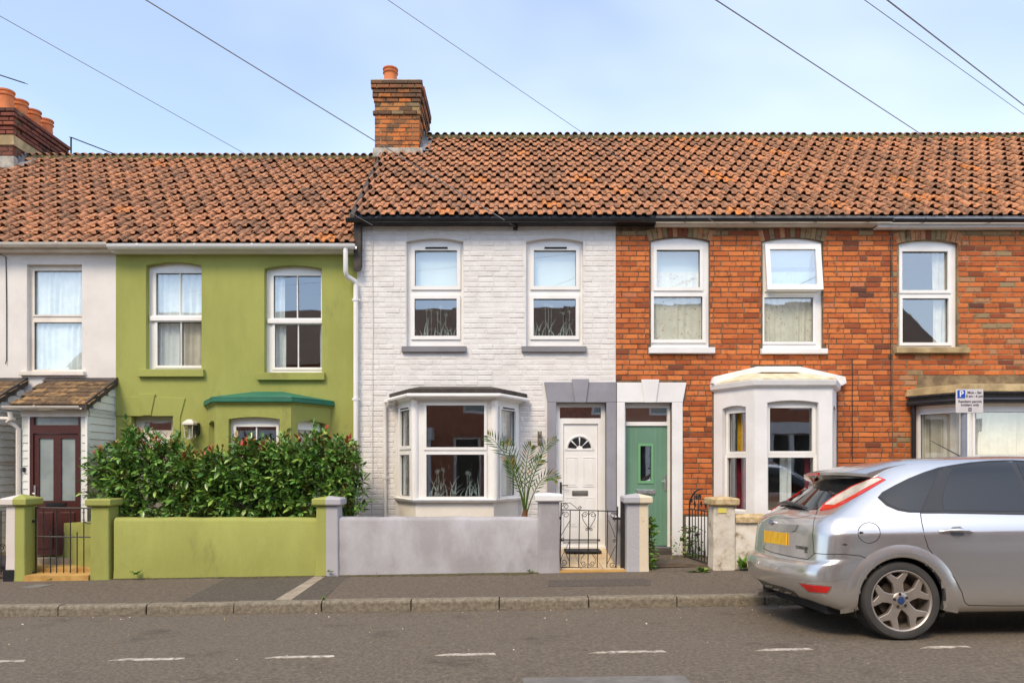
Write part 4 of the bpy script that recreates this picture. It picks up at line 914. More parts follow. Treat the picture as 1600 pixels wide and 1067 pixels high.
pipe(H_white, [(PX(560), YF-.15, PZ(348)), (PX(561), YF-.09, PZ(362)), (PX(561.5), YF-.075, PZ(372)), (PX(559.5), YF-.07, PZ(426))], .034, G['black'])
mb = MB(FRONT); mb.box(PX(802), PX(809), 0, .05, PZ(360), PZ(353)); mb.build('cable_bracket', G['iron'], H_white)

# --- chimneys
def chimney(house, x0, x1, y0, y1, zb, zt, m, mm, pots, corbel, col=None):
    c = empty('chimney', ((x0+x1)/2, (y0+y1)/2, zb)); c.parent = house; c.location = Vector(((x0+x1)/2, (y0+y1)/2, zb))-WORLD[house.name]
    mb = MB(); mb.box(x0+.012, x1-.012, y0+.012, y1-.012, zb, zt-.02); mb.build('stack_core', mm, c)
    n = int((zt-zb)/ROW); me = {}
    for r in range(n):
        z = zt-(r+1)*ROW; e = corbel(r)
        X0, X1, Y0, Y1 = x0-e, x1+e, y0-e, y1+e
        for axis, a0, a1 in (('x', X0, X1), ('y', Y0, Y1)):
            k = (r % 2)*.5; p = a0
            while p < a1-.02:
                q = min(a1, p+SB*(1-k)+ (0 if k else 0)); k = 0
                if a1-q < .05: q = a1
                t = min(1, max(0, rnd.gauss(.5, .25))) if col is None else col(r)
                v, f = brick_mesh(q-p+.002, .066, t, m, .09)
                if axis == 'x': o = link_mesh('brick', get_brick(q-p, .066, int(t*20), m), c, (p+.004, Y0+rnd.uniform(-.003, .003), z)); o.scale = (1, 2.6, 1)
                else:
                    if p < Y0+.09: p = q; continue
                    o = link_mesh('brick', get_brick(q-p, .066, int(t*20), m), c, (X1+rnd.uniform(-.003, .003), p+.004, z)); o.rotation_euler = (0, 0, R(90)); o.scale = (1, 2.6, 1)
                p = q
        if e > .03:
            mb = MB(); mb.box(X0+.02, X1-.02, Y0+.02, Y1-.02, z+.003, z+.07); mb.build('corbel_core', mm, c)
    mb = MB(); mb.loft([[(a, b, z) for a, b in ((x0-q, y0-q), (x1+q, y0-q), (x1+q, y1+q), (x0-q, y1+q))] for q, z in ((.03, zt-.01), (.0, zt+.03), (-.15, zt+.08))]); mb.build('flaunching', G['cement'], c)
    for (px_, py_, h, r) in pots:
        mb = MB(); mb.lathe((px_, py_, zt+.03), [(r*.98, 0), (r, .05), (r*.93, h*.62), (r*.95, h*.7), (r*1.1, h*.74), (r*1.12, h*.78), (r*.98, h*.80), (r*1.0, h*.9), (r*1.12, h*.93), (r*1.13, h), (r*.92, h), (r*.85, h*.6)], 20); mb.build('chimney_pot', G['terracotta'], c, smooth=True)
    return c
def corb(r): return .062 if r == 0 else .058 if r < 2 else .035 if r < 4 else .015 if r < 5 else .03 if r == 7 else 0
cw = chimney(H_white, -2.486, -1.665, 12.72, 13.97, 6.3, 8.42, G['chimbrick'], G['oldmortar'], [(-2.24, 12.98, .32, .125)], corb, lambda r: min(1, max(0, rnd.gauss(.25, .2))) if r < 5 else rnd.choice((.9, 1, .1, .85)) if r < 8 else min(.84, max(.1, rnd.gauss(.62, .2))))
mb = MB(); mb.lathe((-2.13, 13.35, 8.45), [(.06, 0), (.06, .12), (.1, .14), (.1, .2), (.03, .24)], 12); mb.build('cowl', G['felt'], cw, smooth=True)
mb = MB(); zf = 7.10; mb.box(-2.5, -1.6, 12.62, 12.73, zf-.1, zf+.075); mb.build('cement_fillet', G['cement'], cw, bevel=.02)
def step_flash(c, x, y0, y1, zfun, m, n=7, out=.012, wing=.16):
    mb = MB()
    for k in range(n):
        a = y0+(y1-y0)*k/n; b = y0+(y1-y0)*(k+1)/n
        mb.mesh([(x+out, a, zfun(a)-.05), (x+out, b, zfun(b)-.05), (x+out, b, zfun(b)+.1), (x+out, a, zfun(a)+.19)], [(0,1,2,3)])
        mb.mesh([(x+out, a, zfun(a)+.055), (x+out, b, zfun(b)+.055), (x+out+wing, b, zfun(b)+.055), (x+out+wing, a, zfun(a)+.055)], [(0,1,2,3)])
    return mb.build('lead_flashing', m, c)
pw = math.tan(math.atan2(PZ(216, RIDGE_Y)-PZ(338, EAVE_Y), RIDGE_Y-EAVE_Y))
step_flash(cw, -1.665, 12.66, 13.4, lambda y: PZ(338, EAVE_Y)+(y-EAVE_Y)*pw, G['lead'])
pg = (PZ(248, RIDGE_Y)-PZ(380, EAVE_Y))/(RIDGE_Y-EAVE_Y)
cc = chimney(H_cream, -10.3, -9.19, 12.97, 14.4, 6.2, 8.03, G['darkbrick'], G['mortar'], [(-9.42, 13.12+.37*k, .38, .125) for k in range(4)]+[(-9.85, 13.3, .38, .125)], lambda r: .10 if r == 0 else .085 if r < 2 else .06 if r < 4 else .03 if r < 6 else 0)
mb = MB(); mb.box(-10.3, -9.17, 12.955, 14.42, 7.37, 7.56); mb.build('cement_band', G['stone'], cc, bevel=.01)
step_flash(cc, -9.19, 12.93, 13.42, lambda y: PZ(380, EAVE_Y)+(y-EAVE_Y)*pg, G['lead'], 6, wing=.2)
mb = MB(); mb.box(-10.3, -9.1, 12.86, 12.98, 6.9, 7.13); mb.build('cement_fillet', G['cement'], cc, bevel=.02)

# ------------------------------------------------------------------ terrace across the street (seen only as reflections in the panes)
opp = empty('opposite_terrace', (0, -1.9, .1), 'brick terrace with brown roof across the street, mirrored in the window panes', 'building')
G['farbrick'] = mat('far_brick', sRGB(172, 108, 82), sRGB(150, 92, 68), 8, .9)
G['farroof'] = mat('far_roof', sRGB(128, 104, 88), sRGB(104, 84, 70), 6, .9, stretch=(1, 1, 4))
OF = lambda u, d, q: (u, -1.9+d, q)
zO = lambda X: .15+SL*X
for k in range(-3, 4):
    x0, x1 = k*4.1-2.2, k*4.1+1.9; b = zO((x0+x1)/2)
    ops = [(x0+.7, x0+1.5, 2.9+b, 4.2+b), (x0+2.6, x0+3.4, 2.9+b, 4.2+b), (x0+.4, x0+1.25, .2+b, 2.2+b), (x0+1.9, x0+3.7, .7+b, 2.2+b)]
    mb = MB(OF); plate(mb, x0, x1, -.3, 4.75+b, ops, 0, -.2); mb.build('wall', G['farbrick'], opp)
    mb = MB(); mb.mesh([(x0, -1.7, 4.7+b), (x1, -1.7, 4.7+b), (x1, -4.9, 7.15+b), (x0, -4.9, 7.15+b), (x0, -8.1, 4.7+b), (x1, -8.1, 4.7+b)], [(0,1,2,3),(3,2,5,4)]); mb.build('roof', G['farroof'], opp)
    for o in ops:
        f = (o[0]+.08, o[1]-.08, o[2]+.08, o[3]-.08)
        mb = MB(OF); plate(mb, *o, [f], -.08, -.14); mb.build('window_frame', G['upvc'], opp)
        mb = MB(OF); mb.box(f[0], f[1], -.13, -.12, f[2], f[3]); mb.build('window_pane', G['frost'] if o[2] > 1 else G['black'], opp)
    T, _ = face_frame((0, 0), (1, 0))
    mb = MB(OF); mb.box(x0+1.75, x0+3.85, 0, .55, -.2, .75+b); mb.box(x0+1.7, x0+3.9, 0, .6, 2.15+b, 2.5+b)
    for u in (x0+1.75, x0+2.4, x0+3.1, x0+3.73): mb.box(u, u+.12, .43, .55, .75+b, 2.15+b)
    mb.build('bay', G['whiterender'], opp)

# ------------------------------------------------------------------ garden walls, pillars, steps
YW = 9.24
wx = lambda x: PX(x, YW); wz = lambda y: PZ(y, YW)
def garden_wall(name, x0, x1, zt, m, label, th=.2, coping=None):
    o = empty(name, ((x0+x1)/2, YW+.1, pave_z((x0+x1)/2, YW)), label, 'wall')
    mb = MB(); n = 10; rings = []
    for k in range(n+1):
        X = x0+(x1-x0)*k/n; j = .006*math.sin(k*1.7); jt = .006*math.sin(k*2.3+1)
        z0 = pave_z(X, YW)-.06; h = zt+jt
        rings.append([(X, YW-.02+j, z0), (X, YW+j*.5, z0+.2), (X, YW+j, h-.05), (X, YW+.02, h-.015), (X, YW+.05, h), (X, YW+th-.05, h), (X, YW+th-.01, h-.02), (X, YW+th, h-.06), (X, YW+th, z0)])
    mb.loft(rings); mb.build('wall_body', m, o, smooth=True)
    if coping:
        mb = MB(); rings = []
        for k in range(n*2+1):
            X = x0+(x1-x0)*k/(2*n); q = rnd.uniform(-.008, .008)
            rings.append([(X, YW-.035+q, zt-.035), (X, YW-.03+q, zt+.035), (X, YW+.04, zt+.075+q), (X, YW+th, zt+.07), (X, YW+th+.03, zt-.03)])
        mb.loft(rings); mb.build('coping', coping, o)
    return o
def pillar(x0, x1, yt_body, yt_cap, m, label, dep=.26, over=.045, capm=None):
    xc = (x0+x1)/2; g0 = pave_z(xc, YW)
    o = empty('gate_pillar', (xc, YW+dep/2, g0), label, 'pillar')
    zb, zc = wz(yt_body), wz(yt_cap); y0 = YW-.03; y1 = y0+dep
    mb = MB(); rings = []
    for z, e in ((g0-.08, .012), (g0+.06, .006), (g0+.3, 0), ((g0+zb)/2, .003), (zb, -.002)):
        e += rnd.uniform(-.002, .002); rings.append([(x0-e, y0-e, z), (x1+e, y0-e, z), (x1+e, y1+e, z), (x0-e, y1+e, z)])
    mb.loft(rings); mb.build('shaft', m, o, bevel=.018, seg=3)
    mb = MB(); q = over
    mb.loft([[(a, b, z) for a, b in ((x0-e, y0-e), (x1+e, y0-e), (x1+e, y1+e), (x0-e, y1+e))] for e, z in ((q-.02, zb+.001), (q, zb+.02), (q, zb+.085), (q-.012, zb+.1), (-.13, zc))])
    mb.build('cap', capm or m, o, bevel=.01, seg=2)
    return o
halfA = mat('cream_green_halves', sRGB(214, 204, 196), None, rough=.85, bump=.004, bscale=45, split=GREEN, split_x=wx(25.5), stain=sRGB(140, 136, 96), stain_scale=2.5, stain_lo=.64)
halfB = mat('green_lilac_halves', GREEN, None, rough=.85, bump=.004, bscale=45, split=LILAC, split_x=wx(510.5), stain=sRGB(150, 146, 130), stain_scale=2.5, stain_lo=.66)
halfC = mat('lilac_cream_halves', LILAC, None, rough=.88, bump=.006, bscale=30, split=sRGB(218, 204, 176), split_x=wx(998.5), stain=sRGB(156, 128, 92), stain_scale=5, stain_lo=.6)
garden_wall('garden_wall', wx(178), wx(497), wz(809), G['green'], 'low olive green rendered garden wall below the hedge')
garden_wall('garden_wall', wx(528), wx(842), wz(808), G['lilac'], 'low lilac painted garden wall in front of the white bay window')
G['ruff'] = mat('pebbled_coping', sRGB(206, 184, 142), sRGB(176, 150, 108), 14, .95, .014, 34, stain=sRGB(110, 90, 64), stain_scale=9, stain_lo=.58)
garden_wall('garden_wall', wx(1149), wx(1760), wz(812), G['oldwhite'], 'crumbling white rendered garden wall with rough coping behind the car', coping=G['ruff'])
pA = pillar(wx(11), wx(41), 790, 772, halfA, 'pillar painted half cream half green, left of the plain barred gate')
mb = MB(); g0 = pave_z(wx(18), YW); mb.box(wx(10.5)-.016, wx(25), YW-.048, YW+.1, g0-.05, g0+.15); mb.build('plinth_paint', G['black'], pA)
pillar(wx(143), wx(172), 791, 780, G['green'], 'plain olive green pillar between the barred gate and the green wall')
pillar(wx(494.5), wx(529), 790, 775, halfB, 'pillar painted half green half lilac between the green and lilac walls')
pillar(wx(841), wx(874), 784, 770, G['lilac'], 'plain lilac pillar at the end of the lilac wall, left of the scrolled gate', capm=G['whiterender'])
pE = pillar(wx(979), wx(1013), 787, 771, halfC, 'pillar painted half lilac half cream, right of the scrolled gate')
pF = pillar(wx(1114), wx(1148), 790, 775, G['oldwhite'], 'flaking white pillar with a yellow paint mark beside the open gate', capm=G['ruff'])
G['yellowmark'] = mat('yellow_spray', sRGB(222, 206, 88), sRGB(206, 196, 130), 12, .9)
mb = MB(); mb.box(wx(1121), wx(1134), YW-.0405, YW-.0335, wz(801), wz(793)); mb.build('paint_mark', G['yellowmark'], pF, bevel=.003)
# dividing walls, paths
def slab(name, m, pts, z0, z1=None, label=None, cat=None, kind=None):
    mb = MB(); n = len(pts)
    mb.mesh([(x, y, z) for x, y, z in pts]+[(x, y, -.3) for x, y, z in pts], [tuple(range(n))]+[(i, i+n, (i+1) % n+n, (i+1) % n) for i in range(n)])
    o = mb.build(name, m)
    if label: tag(o, label, cat)
    if kind: o['kind'] = kind
    return o
ptA, ptB = wx(875), wx(977)
path = slab('tiled_path', G['concrete'], [(ptA, 9.3, .11), (ptB, 9.3, .11), (PX(952), YF+.1, .235), (PX(866), YF+.1, .235)], 0, kind='structure')
for r in range(4):
    for c in range(3):
        t0, t1 = r/4, (r+1)/4; u0, u1 = c/3, (c+1)/3
        def pp_(u, t): return (ptA+(ptB-ptA)*u+(PX(866+86*u)-ptA-(ptB-ptA)*u)*t, 9.3+(YF+.04-9.3)*t, .118+.125*t)
        q = .006; mb = MB(); mb.mesh([pp_(u0+q, t0+q), pp_(u1-q, t0+q), pp_(u1-q, t1-q), pp_(u0+q, t1-q)]+[tuple(Vector(pp_(a, b_))-Vector((0, 0, .02))) for a, b_ in ((u0+q, t0+q), (u1-q, t0+q), (u1-q, t1-q), (u0+q, t1-q))],
              [(0,1,2,3),(0,4,5,1),(1,5,6,2),(2,6,7,3),(3,7,4,0)]); mb.build('path_tile', G['pathtile'], path)
tag(slab('stone_step', G['ochre'], [(ptA-.01, 9.2, .1), (ptB+.01, 9.2, .102), (ptB+.01, 9.32, .112), (ptA-.01, 9.32, .11)], 0), 'worn ochre stone step under the scrolled gate', 'step')
tag(slab('stone_step', G['ochre'], [(wx(41)+.01, 9.18, .045), (wx(143)-.01, 9.18, .05), (wx(143)-.01, 9.45, .062), (wx(41)+.01, 9.45, .057)], 0), 'ochre step under the plain barred gate', 'step')
slab('concrete_path', G['pave'], [(wx(1014), 9.2, .1), (wx(1112), 9.2, .125), (PX(1100), YF, .16), (PX(970), YF, .15)], 0, kind='structure')
slab('porch_path', G['ochre'], [(wx(41)+.012, 9.46, .1), (wx(143)-.012, 9.46, .1), (PX(150), YF, .16), (PX(30), YF, .16)], 0, kind='structure')
mb = MB(); mb.box(PX(953, 10), PX(962, 10), 9.5, YF-.04, 0, .78); tag(mb.build('dividing_wall', G['lilac'], None, bevel=.01), 'lilac dividing wall beside the white door path', 'wall')
mb = MB(); mb.mesh([(wx(140), 9.44, 0), (wx(143)-.005, 9.44, 0), (wx(143)-.005, 9.44, .74), (wx(140), 9.44, .74), (PX(48, 10.2), 10.2, 0), (PX(54, 10.2), 10.2, 0), (PX(54, 10.2), 10.2, .62), (PX(48, 10.2), 10.2, .62)], [(0,1,2,3),(4,7,6,5),(0,4,5,1),(3,2,6,7),(0,3,7,4),(1,5,6,2)])
tag(mb.build('dividing_wall', G['green'], None, bevel=.015), 'olive green low wall slanting behind the plain barred gate', 'wall')
mb = MB(); mb.box(PX(882, 10.3), PX(938, 10.3), 10.13, 10.46, .228, .25); tag(mb.build('door_mat', mat('charcoal_mat', (.025, .027, .03), (.04, .04, .045), 40, .95, .006, 150), None, bevel=.006), 'charcoal doormat on cream tiles before the white door', 'doormat')

# ------------------------------------------------------------------ gates
def bar(mb, pts, r=.008): mb.tube(pts, r, 6)
def spiral(cx, cz, r0, turns, a0, sgn, y, n=22):
    return [(cx+r0*(1-.72*k/n)*math.cos(a0+sgn*turns*2*math.pi*k/n), y, cz+r0*(1-.72*k/n)*math.sin(a0+sgn*turns*2*math.pi*k/n)) for k in range(n+1)]
gy = 9.36; gx = lambda x: PX(x, gy); gz = lambda y: PZ(y, gy)
gA = empty('garden_gate', (gx(99), gy, gz(897)), 'plain black barred iron gate between cream-green and green pillars', 'gate')
for y in (793, 838, 896.5):
    mb = MB(); bar(mb, [(gx(55.5), gy, gz(y)-.0), (gx(143), gy, gz(y+.8))], .010); mb.build('rail', G['iron'], gA)
for x in (68, 88.5, 110, 131):
    mb = MB(); bar(mb, [(gx(x), gy, gz(896)), (gx(x), gy, gz(793))]); mb.build('bar', G['iron'], gA)
for x in (79, 99.5, 120.5):
    mb = MB(); bar(mb, [(gx(x), gy, gz(896)), (gx(x), gy, gz(832)), (gx(x), gy, gz(830))], [.008, .008, .003]); mb.build('bar', G['iron'], gA)
mb = MB(); bar(mb, [(gx(56), gy, gz(897)), (gx(56), gy, gz(792))], .013); mb.build('hinge_post', G['iron'], gA)
for y in (814, 895): mb = MB(); mb.box(gx(50), gx(56), gy-.012, gy+.012, gz(y+2), gz(y-2)); mb.build('hinge', G['iron'], gA)
mb = MB(); bar(mb, [(gx(133), gy-.01, gz(815)), (gx(138), gy-.03, gz(817)), (gx(143), gy-.02, gz(817))], .009); mb.build('latch', G['iron'], gA)
gB = empty('garden_gate', (gx(922), gy, gz(887)), 'black wrought iron gate with scrolls before the white door', 'gate')
zt_, zb2 = gz(796.5), gz(886)
for (ya, yb_) in ((796, 798.5), (885.5, 888)):
    mb = MB(); bar(mb, [(gx(876), gy, gz(ya)), (gx(965), gy, gz(yb_))], .008); mb.build('rail', G['iron'], gB)
for x in (891, 905.5, 920, 934.5, 949.5):
    mb = MB(); bar(mb, [(gx(x-1.3), gy, zb2), (gx(x), gy, zt_)], .0065); mb.build('bar', G['iron'], gB)
mb = MB(); bar(mb, [(gx(874.8), gy, gz(886)), (gx(877), gy, gz(785))], .009); mb.build('stile', G['iron'], gB)
mb = MB(); bar(mb, [(gx(962.3), gy, gz(888)), (gx(965.2), gy, gz(791))], .009); mb.build('stile', G['iron'], gB)
def scr(pts): mb = MB(); mb.tube(pts, .0045, 5); mb.build('scroll', G['iron'], gB)
S_ = gy/F
for cx, cy, r, a0, sg in ((884, 804, 5.5, math.pi, -1), (914, 804, 4.8, 0, 1), (926, 804, 4.8, math.pi, -1), (958, 805, 5, 0, 1), (881, 878, 5.5, math.pi, 1), (912, 880, 4.6, 0, -1), (925, 880, 4.6, math.pi, 1), (957, 882, 5.2, 0, -1), (917, 827, 2.6, 0, 1), (923.5, 827, 2.6, math.pi, -1), (879, 842, 3, math.pi, 1), (960, 845, 3, 0, 1), (884, 791, 5, math.pi, -1), (906, 793.5, 3, 0, 1)):
    scr(spiral(gx(cx), gz(cy), r*S_, 1.35, a0, sg, gy))
for pl in ([(878.5, 803), (879, 797.5)], [(891, 812), (877, 836)], [(909, 803), (911, 812), (920, 826)], [(931, 803), (929, 812), (920.5, 826)], [(951, 812), (962, 840)], [(876, 878), (877, 871), (890, 845)], [(907.5, 880), (908, 872), (919, 858)], [(930, 880), (930, 872), (920, 858)], [(962, 852), (949, 880)], [(878, 786), (891, 785.5), (903, 795)], [(890, 878), (882, 858)]):
    scr([(gx(a), gy, gz(b)) for a, b in pl])
mb = MB(); mb.box(gx(957), gx(969), gy-.02, gy+.012, gz(811.5), gz(808)); mb.tube([(gx(960), gy-.03, gz(814)), (gx(960), gy-.03, gz(808))], .006, 6); mb.build('latch', G['iron'], gB)
mb = MB(); mb.box(gx(872), gx(876), gy-.01, gy+.01, gz(811), gz(807)); mb.build('hinge', G['iron'], gB)
mb = MB(); mb.box(gx(969.5), gx(975.5), gy-.02, gy+.025, pave_z(1.4, gy)-.05, gz(783)); tag(mb.build('gate_post', G['iron'], None, bevel=.003), 'square black steel gate post against the half lilac pillar', 'post')
gC = empty('garden_gate', (2.62, 9.6, .12), 'black iron gate with arched top standing open by the flaking white pillar', 'gate')
def cp(t, z): return (2.665-.11*t, 9.42+.72*t, z)
for z in (.16, .86):
    mb = MB(); bar(mb, [cp(0, z), cp(1, z)], .010); mb.build('rail', G['iron'], gC)
for k in range(8):
    t = k/7; mb = MB(); bar(mb, [cp(t, .16), cp(t, .86)], .013 if k in (0, 7) else .0075); mb.build('bar', G['iron'], gC)
mb = MB(); bar(mb, [cp(1-.95*(math.sin(a)), .86+.30*(1-math.cos(a*1.0))*1.0) if False else cp(1-.62*(1-math.cos(a)), .86+.30*math.sin(a)) for a in [math.pi/2*k/8 for k in range(9)]], .012); mb.build('arch_bar', G['iron'], gC)
for t, z in ((.85, .98), (.62, 1.03), (.45, 1.05), (.4, .95), (.7, .93), (.2, .93), (.5, .32), (.8, .25), (.25, .28), (.6, .5)):
    mb = MB(); c = cp(t, z); mb.tube([(c[0]-.01, c[1]+.045*(1-.7*k/16)*math.cos(8*k/16), c[2]+.045*(1-.7*k/16)*math.sin(8*k/16)) for k in range(17)], .007, 5); mb.build('scroll', G['iron'], gC)
for t in (.55, .75): mb = MB(); bar(mb, [cp(t, .86), cp(t, 1.08)], .007); mb.build('bar', G['iron'], gC)
gD = empty('garden_gate', (gx(2), gy, gz(900)), 'black iron gate cut off by the left edge', 'gate')
for x in (1.5, -14, -30): mb = MB(); bar(mb, [(gx(x), gy, gz(897)), (gx(x), gy, gz(797))]); mb.build('bar', G['iron'], gD)
for y in (798, 896): mb = MB(); bar(mb, [(gx(-60), gy, gz(y)), (gx(9), gy, gz(y))]); mb.build('rail', G['iron'], gD)
for cx, cy in ((3, 855), (3, 886)): mb = MB(); mb.tube(spiral(gx(cx), gz(cy), .05, 1.3, 0, 1, gy), .006, 5); mb.build('scroll', G['iron'], gD)

# ------------------------------------------------------------------ plants
def leaf_geo(Ln, wd, fold=.25):
    return [(0, 0, 0), (Ln*.35, wd*.5, fold*wd*.5), (Ln*.7, wd*.38, fold*wd*.4-.003), (Ln, 0, -.006), (Ln*.7, -wd*.38, fold*wd*.4-.003), (Ln*.35, -wd*.5, fold*wd*.5), (Ln*.4, 0, -.0)], [(0, 6, 1), (6, 2, 1), (6, 3, 2), (0, 5, 6), (6, 5, 4), (6, 4, 3)]
LEAFM = []
for k in range(24):
    v, f = leaf_geo(.115, .044); me = bpy.data.meshes.new('leaf'); me.from_pydata(v, [], f); me.update()
    t = k/23; at = me.attributes.new('bt', 'FLOAT', 'FACE'); at.data.foreach_set('value', [t]*len(f)); me.materials.append(G['leaf']); LEAFM.append(me)
YH = 9.78
hedge = empty('hedge', (PX(355, YH), YH, .15), 'dense glossy green hedge with reddish tips above the olive green wall', 'hedge')
hr = random.Random(5)
TOPY = [(140, 720), (165, 690), (200, 672), (250, 676), (290, 690), (318, 705), (345, 700), (375, 688), (415, 676), (450, 684), (480, 680), (510, 672), (540, 684), (560, 712), (572, 760)]
leaves = []; stems = MB()
def hedge_top(x): return PZ(lerp_tab(TOPY, x)+21+9*math.sin(x*.11)+6*math.sin(x*.31+1), YH)
def add_twig(p, d, n, red, ln=.16):
    d = d.normalized(); up = Vector((0, 0, 1)); a = d.cross(up); a = a.normalized() if a.length > .05 else Vector((1, 0, 0)); b = d.cross(a)
    tip = p+d*ln; stems.tube([p-d*.1, p, tip], [.004, .0035, .002], 4)
    for k in range(n):
        s = .15+.85*k/max(1, n-1); ph = k*2.4+hr.random(); out = (a*math.cos(ph)+b*math.sin(ph))
        dr_ = (d*(.25+.75*s)+out*(1.05-.55*s)+Vector((0, 0, -.12))).normalized(); sc = hr.uniform(.6, 1.35)*(1.0 if s < .8 else .8)
        t = hr.uniform(.05, .6) if hr.random() < .84 else hr.uniform(.6, .85)
        if red and s > .7: t = hr.uniform(.88, 1)
        leaves.append((p+d*ln*s, dr_, sc, t, hr.uniform(-.7, .7)))
for k in range(1150):
    x = hr.uniform(154, 564); zt_h = hedge_top(x); dep = hr.random(); z = .72+(zt_h-.80)*(hr.random()**.85)
    e = min(1, (x-154)/26, (566-x)/22)
    if hr.random() > .3+e: continue
    yy = YH-.20+.46*dep**1.5
    thin = 1.0 if z > .95 else .72
    if hr.random() > thin: continue
    d = Vector((hr.uniform(-.7, .7)+(-.5 if x < 175 else .5 if x > 545 else 0), -hr.uniform(.35, 1.), hr.uniform(-.15, .8)))
    add_twig(Vector((PX(x, YH), yy, z)), d, hr.randint(6, 9), False)
for k in range(230):
    x = hr.uniform(162, 560); z = hedge_top(x)-.10+hr.uniform(-.05, .06)
    tall = hr.random() < (.42 if x > 370 else .28)
    add_twig(Vector((PX(x, YH), YH+hr.uniform(-.18, .2), z)), Vector((hr.uniform(-.45, .45), hr.uniform(-.5, .2), 1)), hr.randint(7, 10), hr.random() < .36, .25 if tall else .15)
leaves.sort(key=lambda q: q[0].y+.3*hr.random())
rest = MB()
lv, lfc = leaf_geo(.115, .044)
for i, (p, d, sc, t, roll) in enumerate(leaves):
    q = d.to_track_quat('X', 'Z'); M_ = q.to_matrix() @ Matrix.Rotation(roll, 3, 'X')
    if i < 300:
        o = link_mesh('leaf', LEAFM[int(t*23)], hedge, p); o.rotation_euler = M_.to_euler(); o.scale = (sc, sc, sc)
    else: rest.mesh([p+M_ @ (Vector(v)*sc) for v in lv], lfc, t)
o = rest.build('foliage', G['leaf'], hedge); o['kind'] = 'stuff'
for k in range(9):
    x = 165+k*48+hr.uniform(-12, 12); X = PX(x, YH); pts = [(X, YH+.05, .1), (X+hr.uniform(-.05, .05), YH+.02, .7), (X+hr.uniform(-.12, .12), YH+.02, 1.1), (X+hr.uniform(-.2, .2), YH, hedge_top(x)-.25)]
    mb = MB(); mb.tube(pts, [.016, .013, .01, .005], 6); mb.build('stem', G['stem'], hedge)
for x0, x1, y in ((190, 240, 790), (285, 350, 765), (415, 470, 735), (440, 520, 760)):
    stems.tube([(PX(x0, YH), YH-.05, PZ(y, YH)), (PX(x1, YH), YH-.04, PZ(y-2, YH))], .006, 5)
o = stems.build('twigs', G['stem'], hedge); o['kind'] = 'stuff'

YPm = 9.62
palm = empty('palm_plant', (PX(820, YPm), YPm, .3), 'young feathery palm behind the lilac wall, right of the white bay', 'palm')
ppx = lambda x, y, dy=0: Vector((PX(x, YPm+dy), YPm+dy, PZ(y, YPm+dy)))
mb = MB(); mb.tube([ppx(819, 835), ppx(819.5, 808), ppx(821, 795)], [.05, .045, .03], 9); mb.build('trunk', G['stem'], palm, smooth=True)
def frond(pts, dys, ln, tipc=.2, n=15):
    P = [ppx(x, y, d) for (x, y), d in zip(pts, dys)]
    def cv(t):
        k = min(len(P)-2, int(t*(len(P)-1))); s = t*(len(P)-1)-k
        a, b, c, e = P[max(0, k-1)], P[k], P[k+1], P[min(len(P)-1, k+2)]
        return .5*((2*b)+(c-a)*s+(2*a-5*b+4*c-e)*s*s+(-a+3*b-3*c+e)*s**3)
    mb = MB(); mb.tube([cv(i/14) for i in range(15)], [.009*(1-.8*i/14)+.0015 for i in range(15)], 5, .75)
    for i in range(n):
        t = .30+.70*i/(n-1); p = cv(t); d = (cv(min(1, t+.03))-cv(t-.03)).normalized(); side = d.cross(Vector((0, -1, .15))).normalized()
        for sg in (-1, 1):
            l = ln*(math.sin(math.pi*(.18+.75*(t-.3)/.7))**.6)*hr.uniform(.85, 1.1); dirv = (d*.85+side*sg*.75+Vector((0, -.22, 0))+Vector((0, 0, hr.uniform(-.08, .05)))).normalized()
            w_ = d.cross(dirv).cross(dirv).normalized()*.0085; tip = p+dirv*l+Vector((0, 0, -.02*l)); m_ = p+dirv*l*.45
            mb.mesh([p, m_+w_, tip, m_-w_], [(0, 1, 2, 3)], hr.uniform(.1, .8) if hr.random() > tipc*t else .98)
    mb.build('frond', G['palm'], palm)
for pts, dys, ln in (([(820, 805), (813, 770), (798, 725), (778, 695), (763, 681)], (0, -.02, -.05, -.1, -.12), .21), ([(820, 803), (818, 770), (810, 735), (797, 705), (791, 692)], (0, .08, .12, .14, .16), .20),
        ([(820, 805), (820, 765), (822, 730), (826, 705), (830, 697)], (0, -.05, -.08, -.1, -.12), .18), ([(821, 803), (824, 770), (832, 735), (840, 722), (845, 718)], (0, .05, .08, .1, .1), .17),
        ([(822, 805), (832, 775), (846, 750), (860, 744), (869, 748)], (0, -.03, -.06, -.08, -.1), .17), ([(820, 803), (816, 775), (806, 750), (800, 732), (797, 722)], (0, -.12, -.2, -.24, -.25), .17),
        ([(821, 803), (828, 760), (842, 722), (852, 698), (868, 686)], (0, .1, .18, .22, .24), .14)):
    frond(pts, dys, ln)
def weed(x, y, Y, sc, label, n=16, spread=1., zf=None, upright=False):
    X = PX(x, Y); z0 = PZ(y, Y) if zf is None else zf; o = MB(); r = random.Random(int(x*13+y))
    for k in range(n):
        a = r.uniform(0, 6.28); ln = sc*r.uniform(.5, 1.1); el = r.uniform(.5, 1.3) if upright else r.uniform(.15, 1.0); d = Vector((math.cos(a)*math.cos(el)*spread, math.sin(a)*math.cos(el)*.6, math.sin(el)))
        p0 = Vector((X+r.uniform(-.3, .3)*sc*spread, Y+r.uniform(-.25, .1)*sc, z0)); s = Vector((-math.sin(a), math.cos(a), 0))*ln*.16
        m_ = p0+d*ln*.55; t = p0+d*ln+Vector((0, 0, -.25*ln*math.cos(el))); o.mesh([p0, m_+s, t, m_-s], [(0, 1, 2, 3)], r.random())
    w_ = o.build('weed', G['weed'], None); tag(w_, label, 'weed'); return w_
weed(213, 897, 9.16, .12, 'small leafy weed at the foot of the olive green wall')
weed(1162, 888, 9.16, .2, 'bright green grassy weed at the foot of the flaking pillar', 40, upright=True)
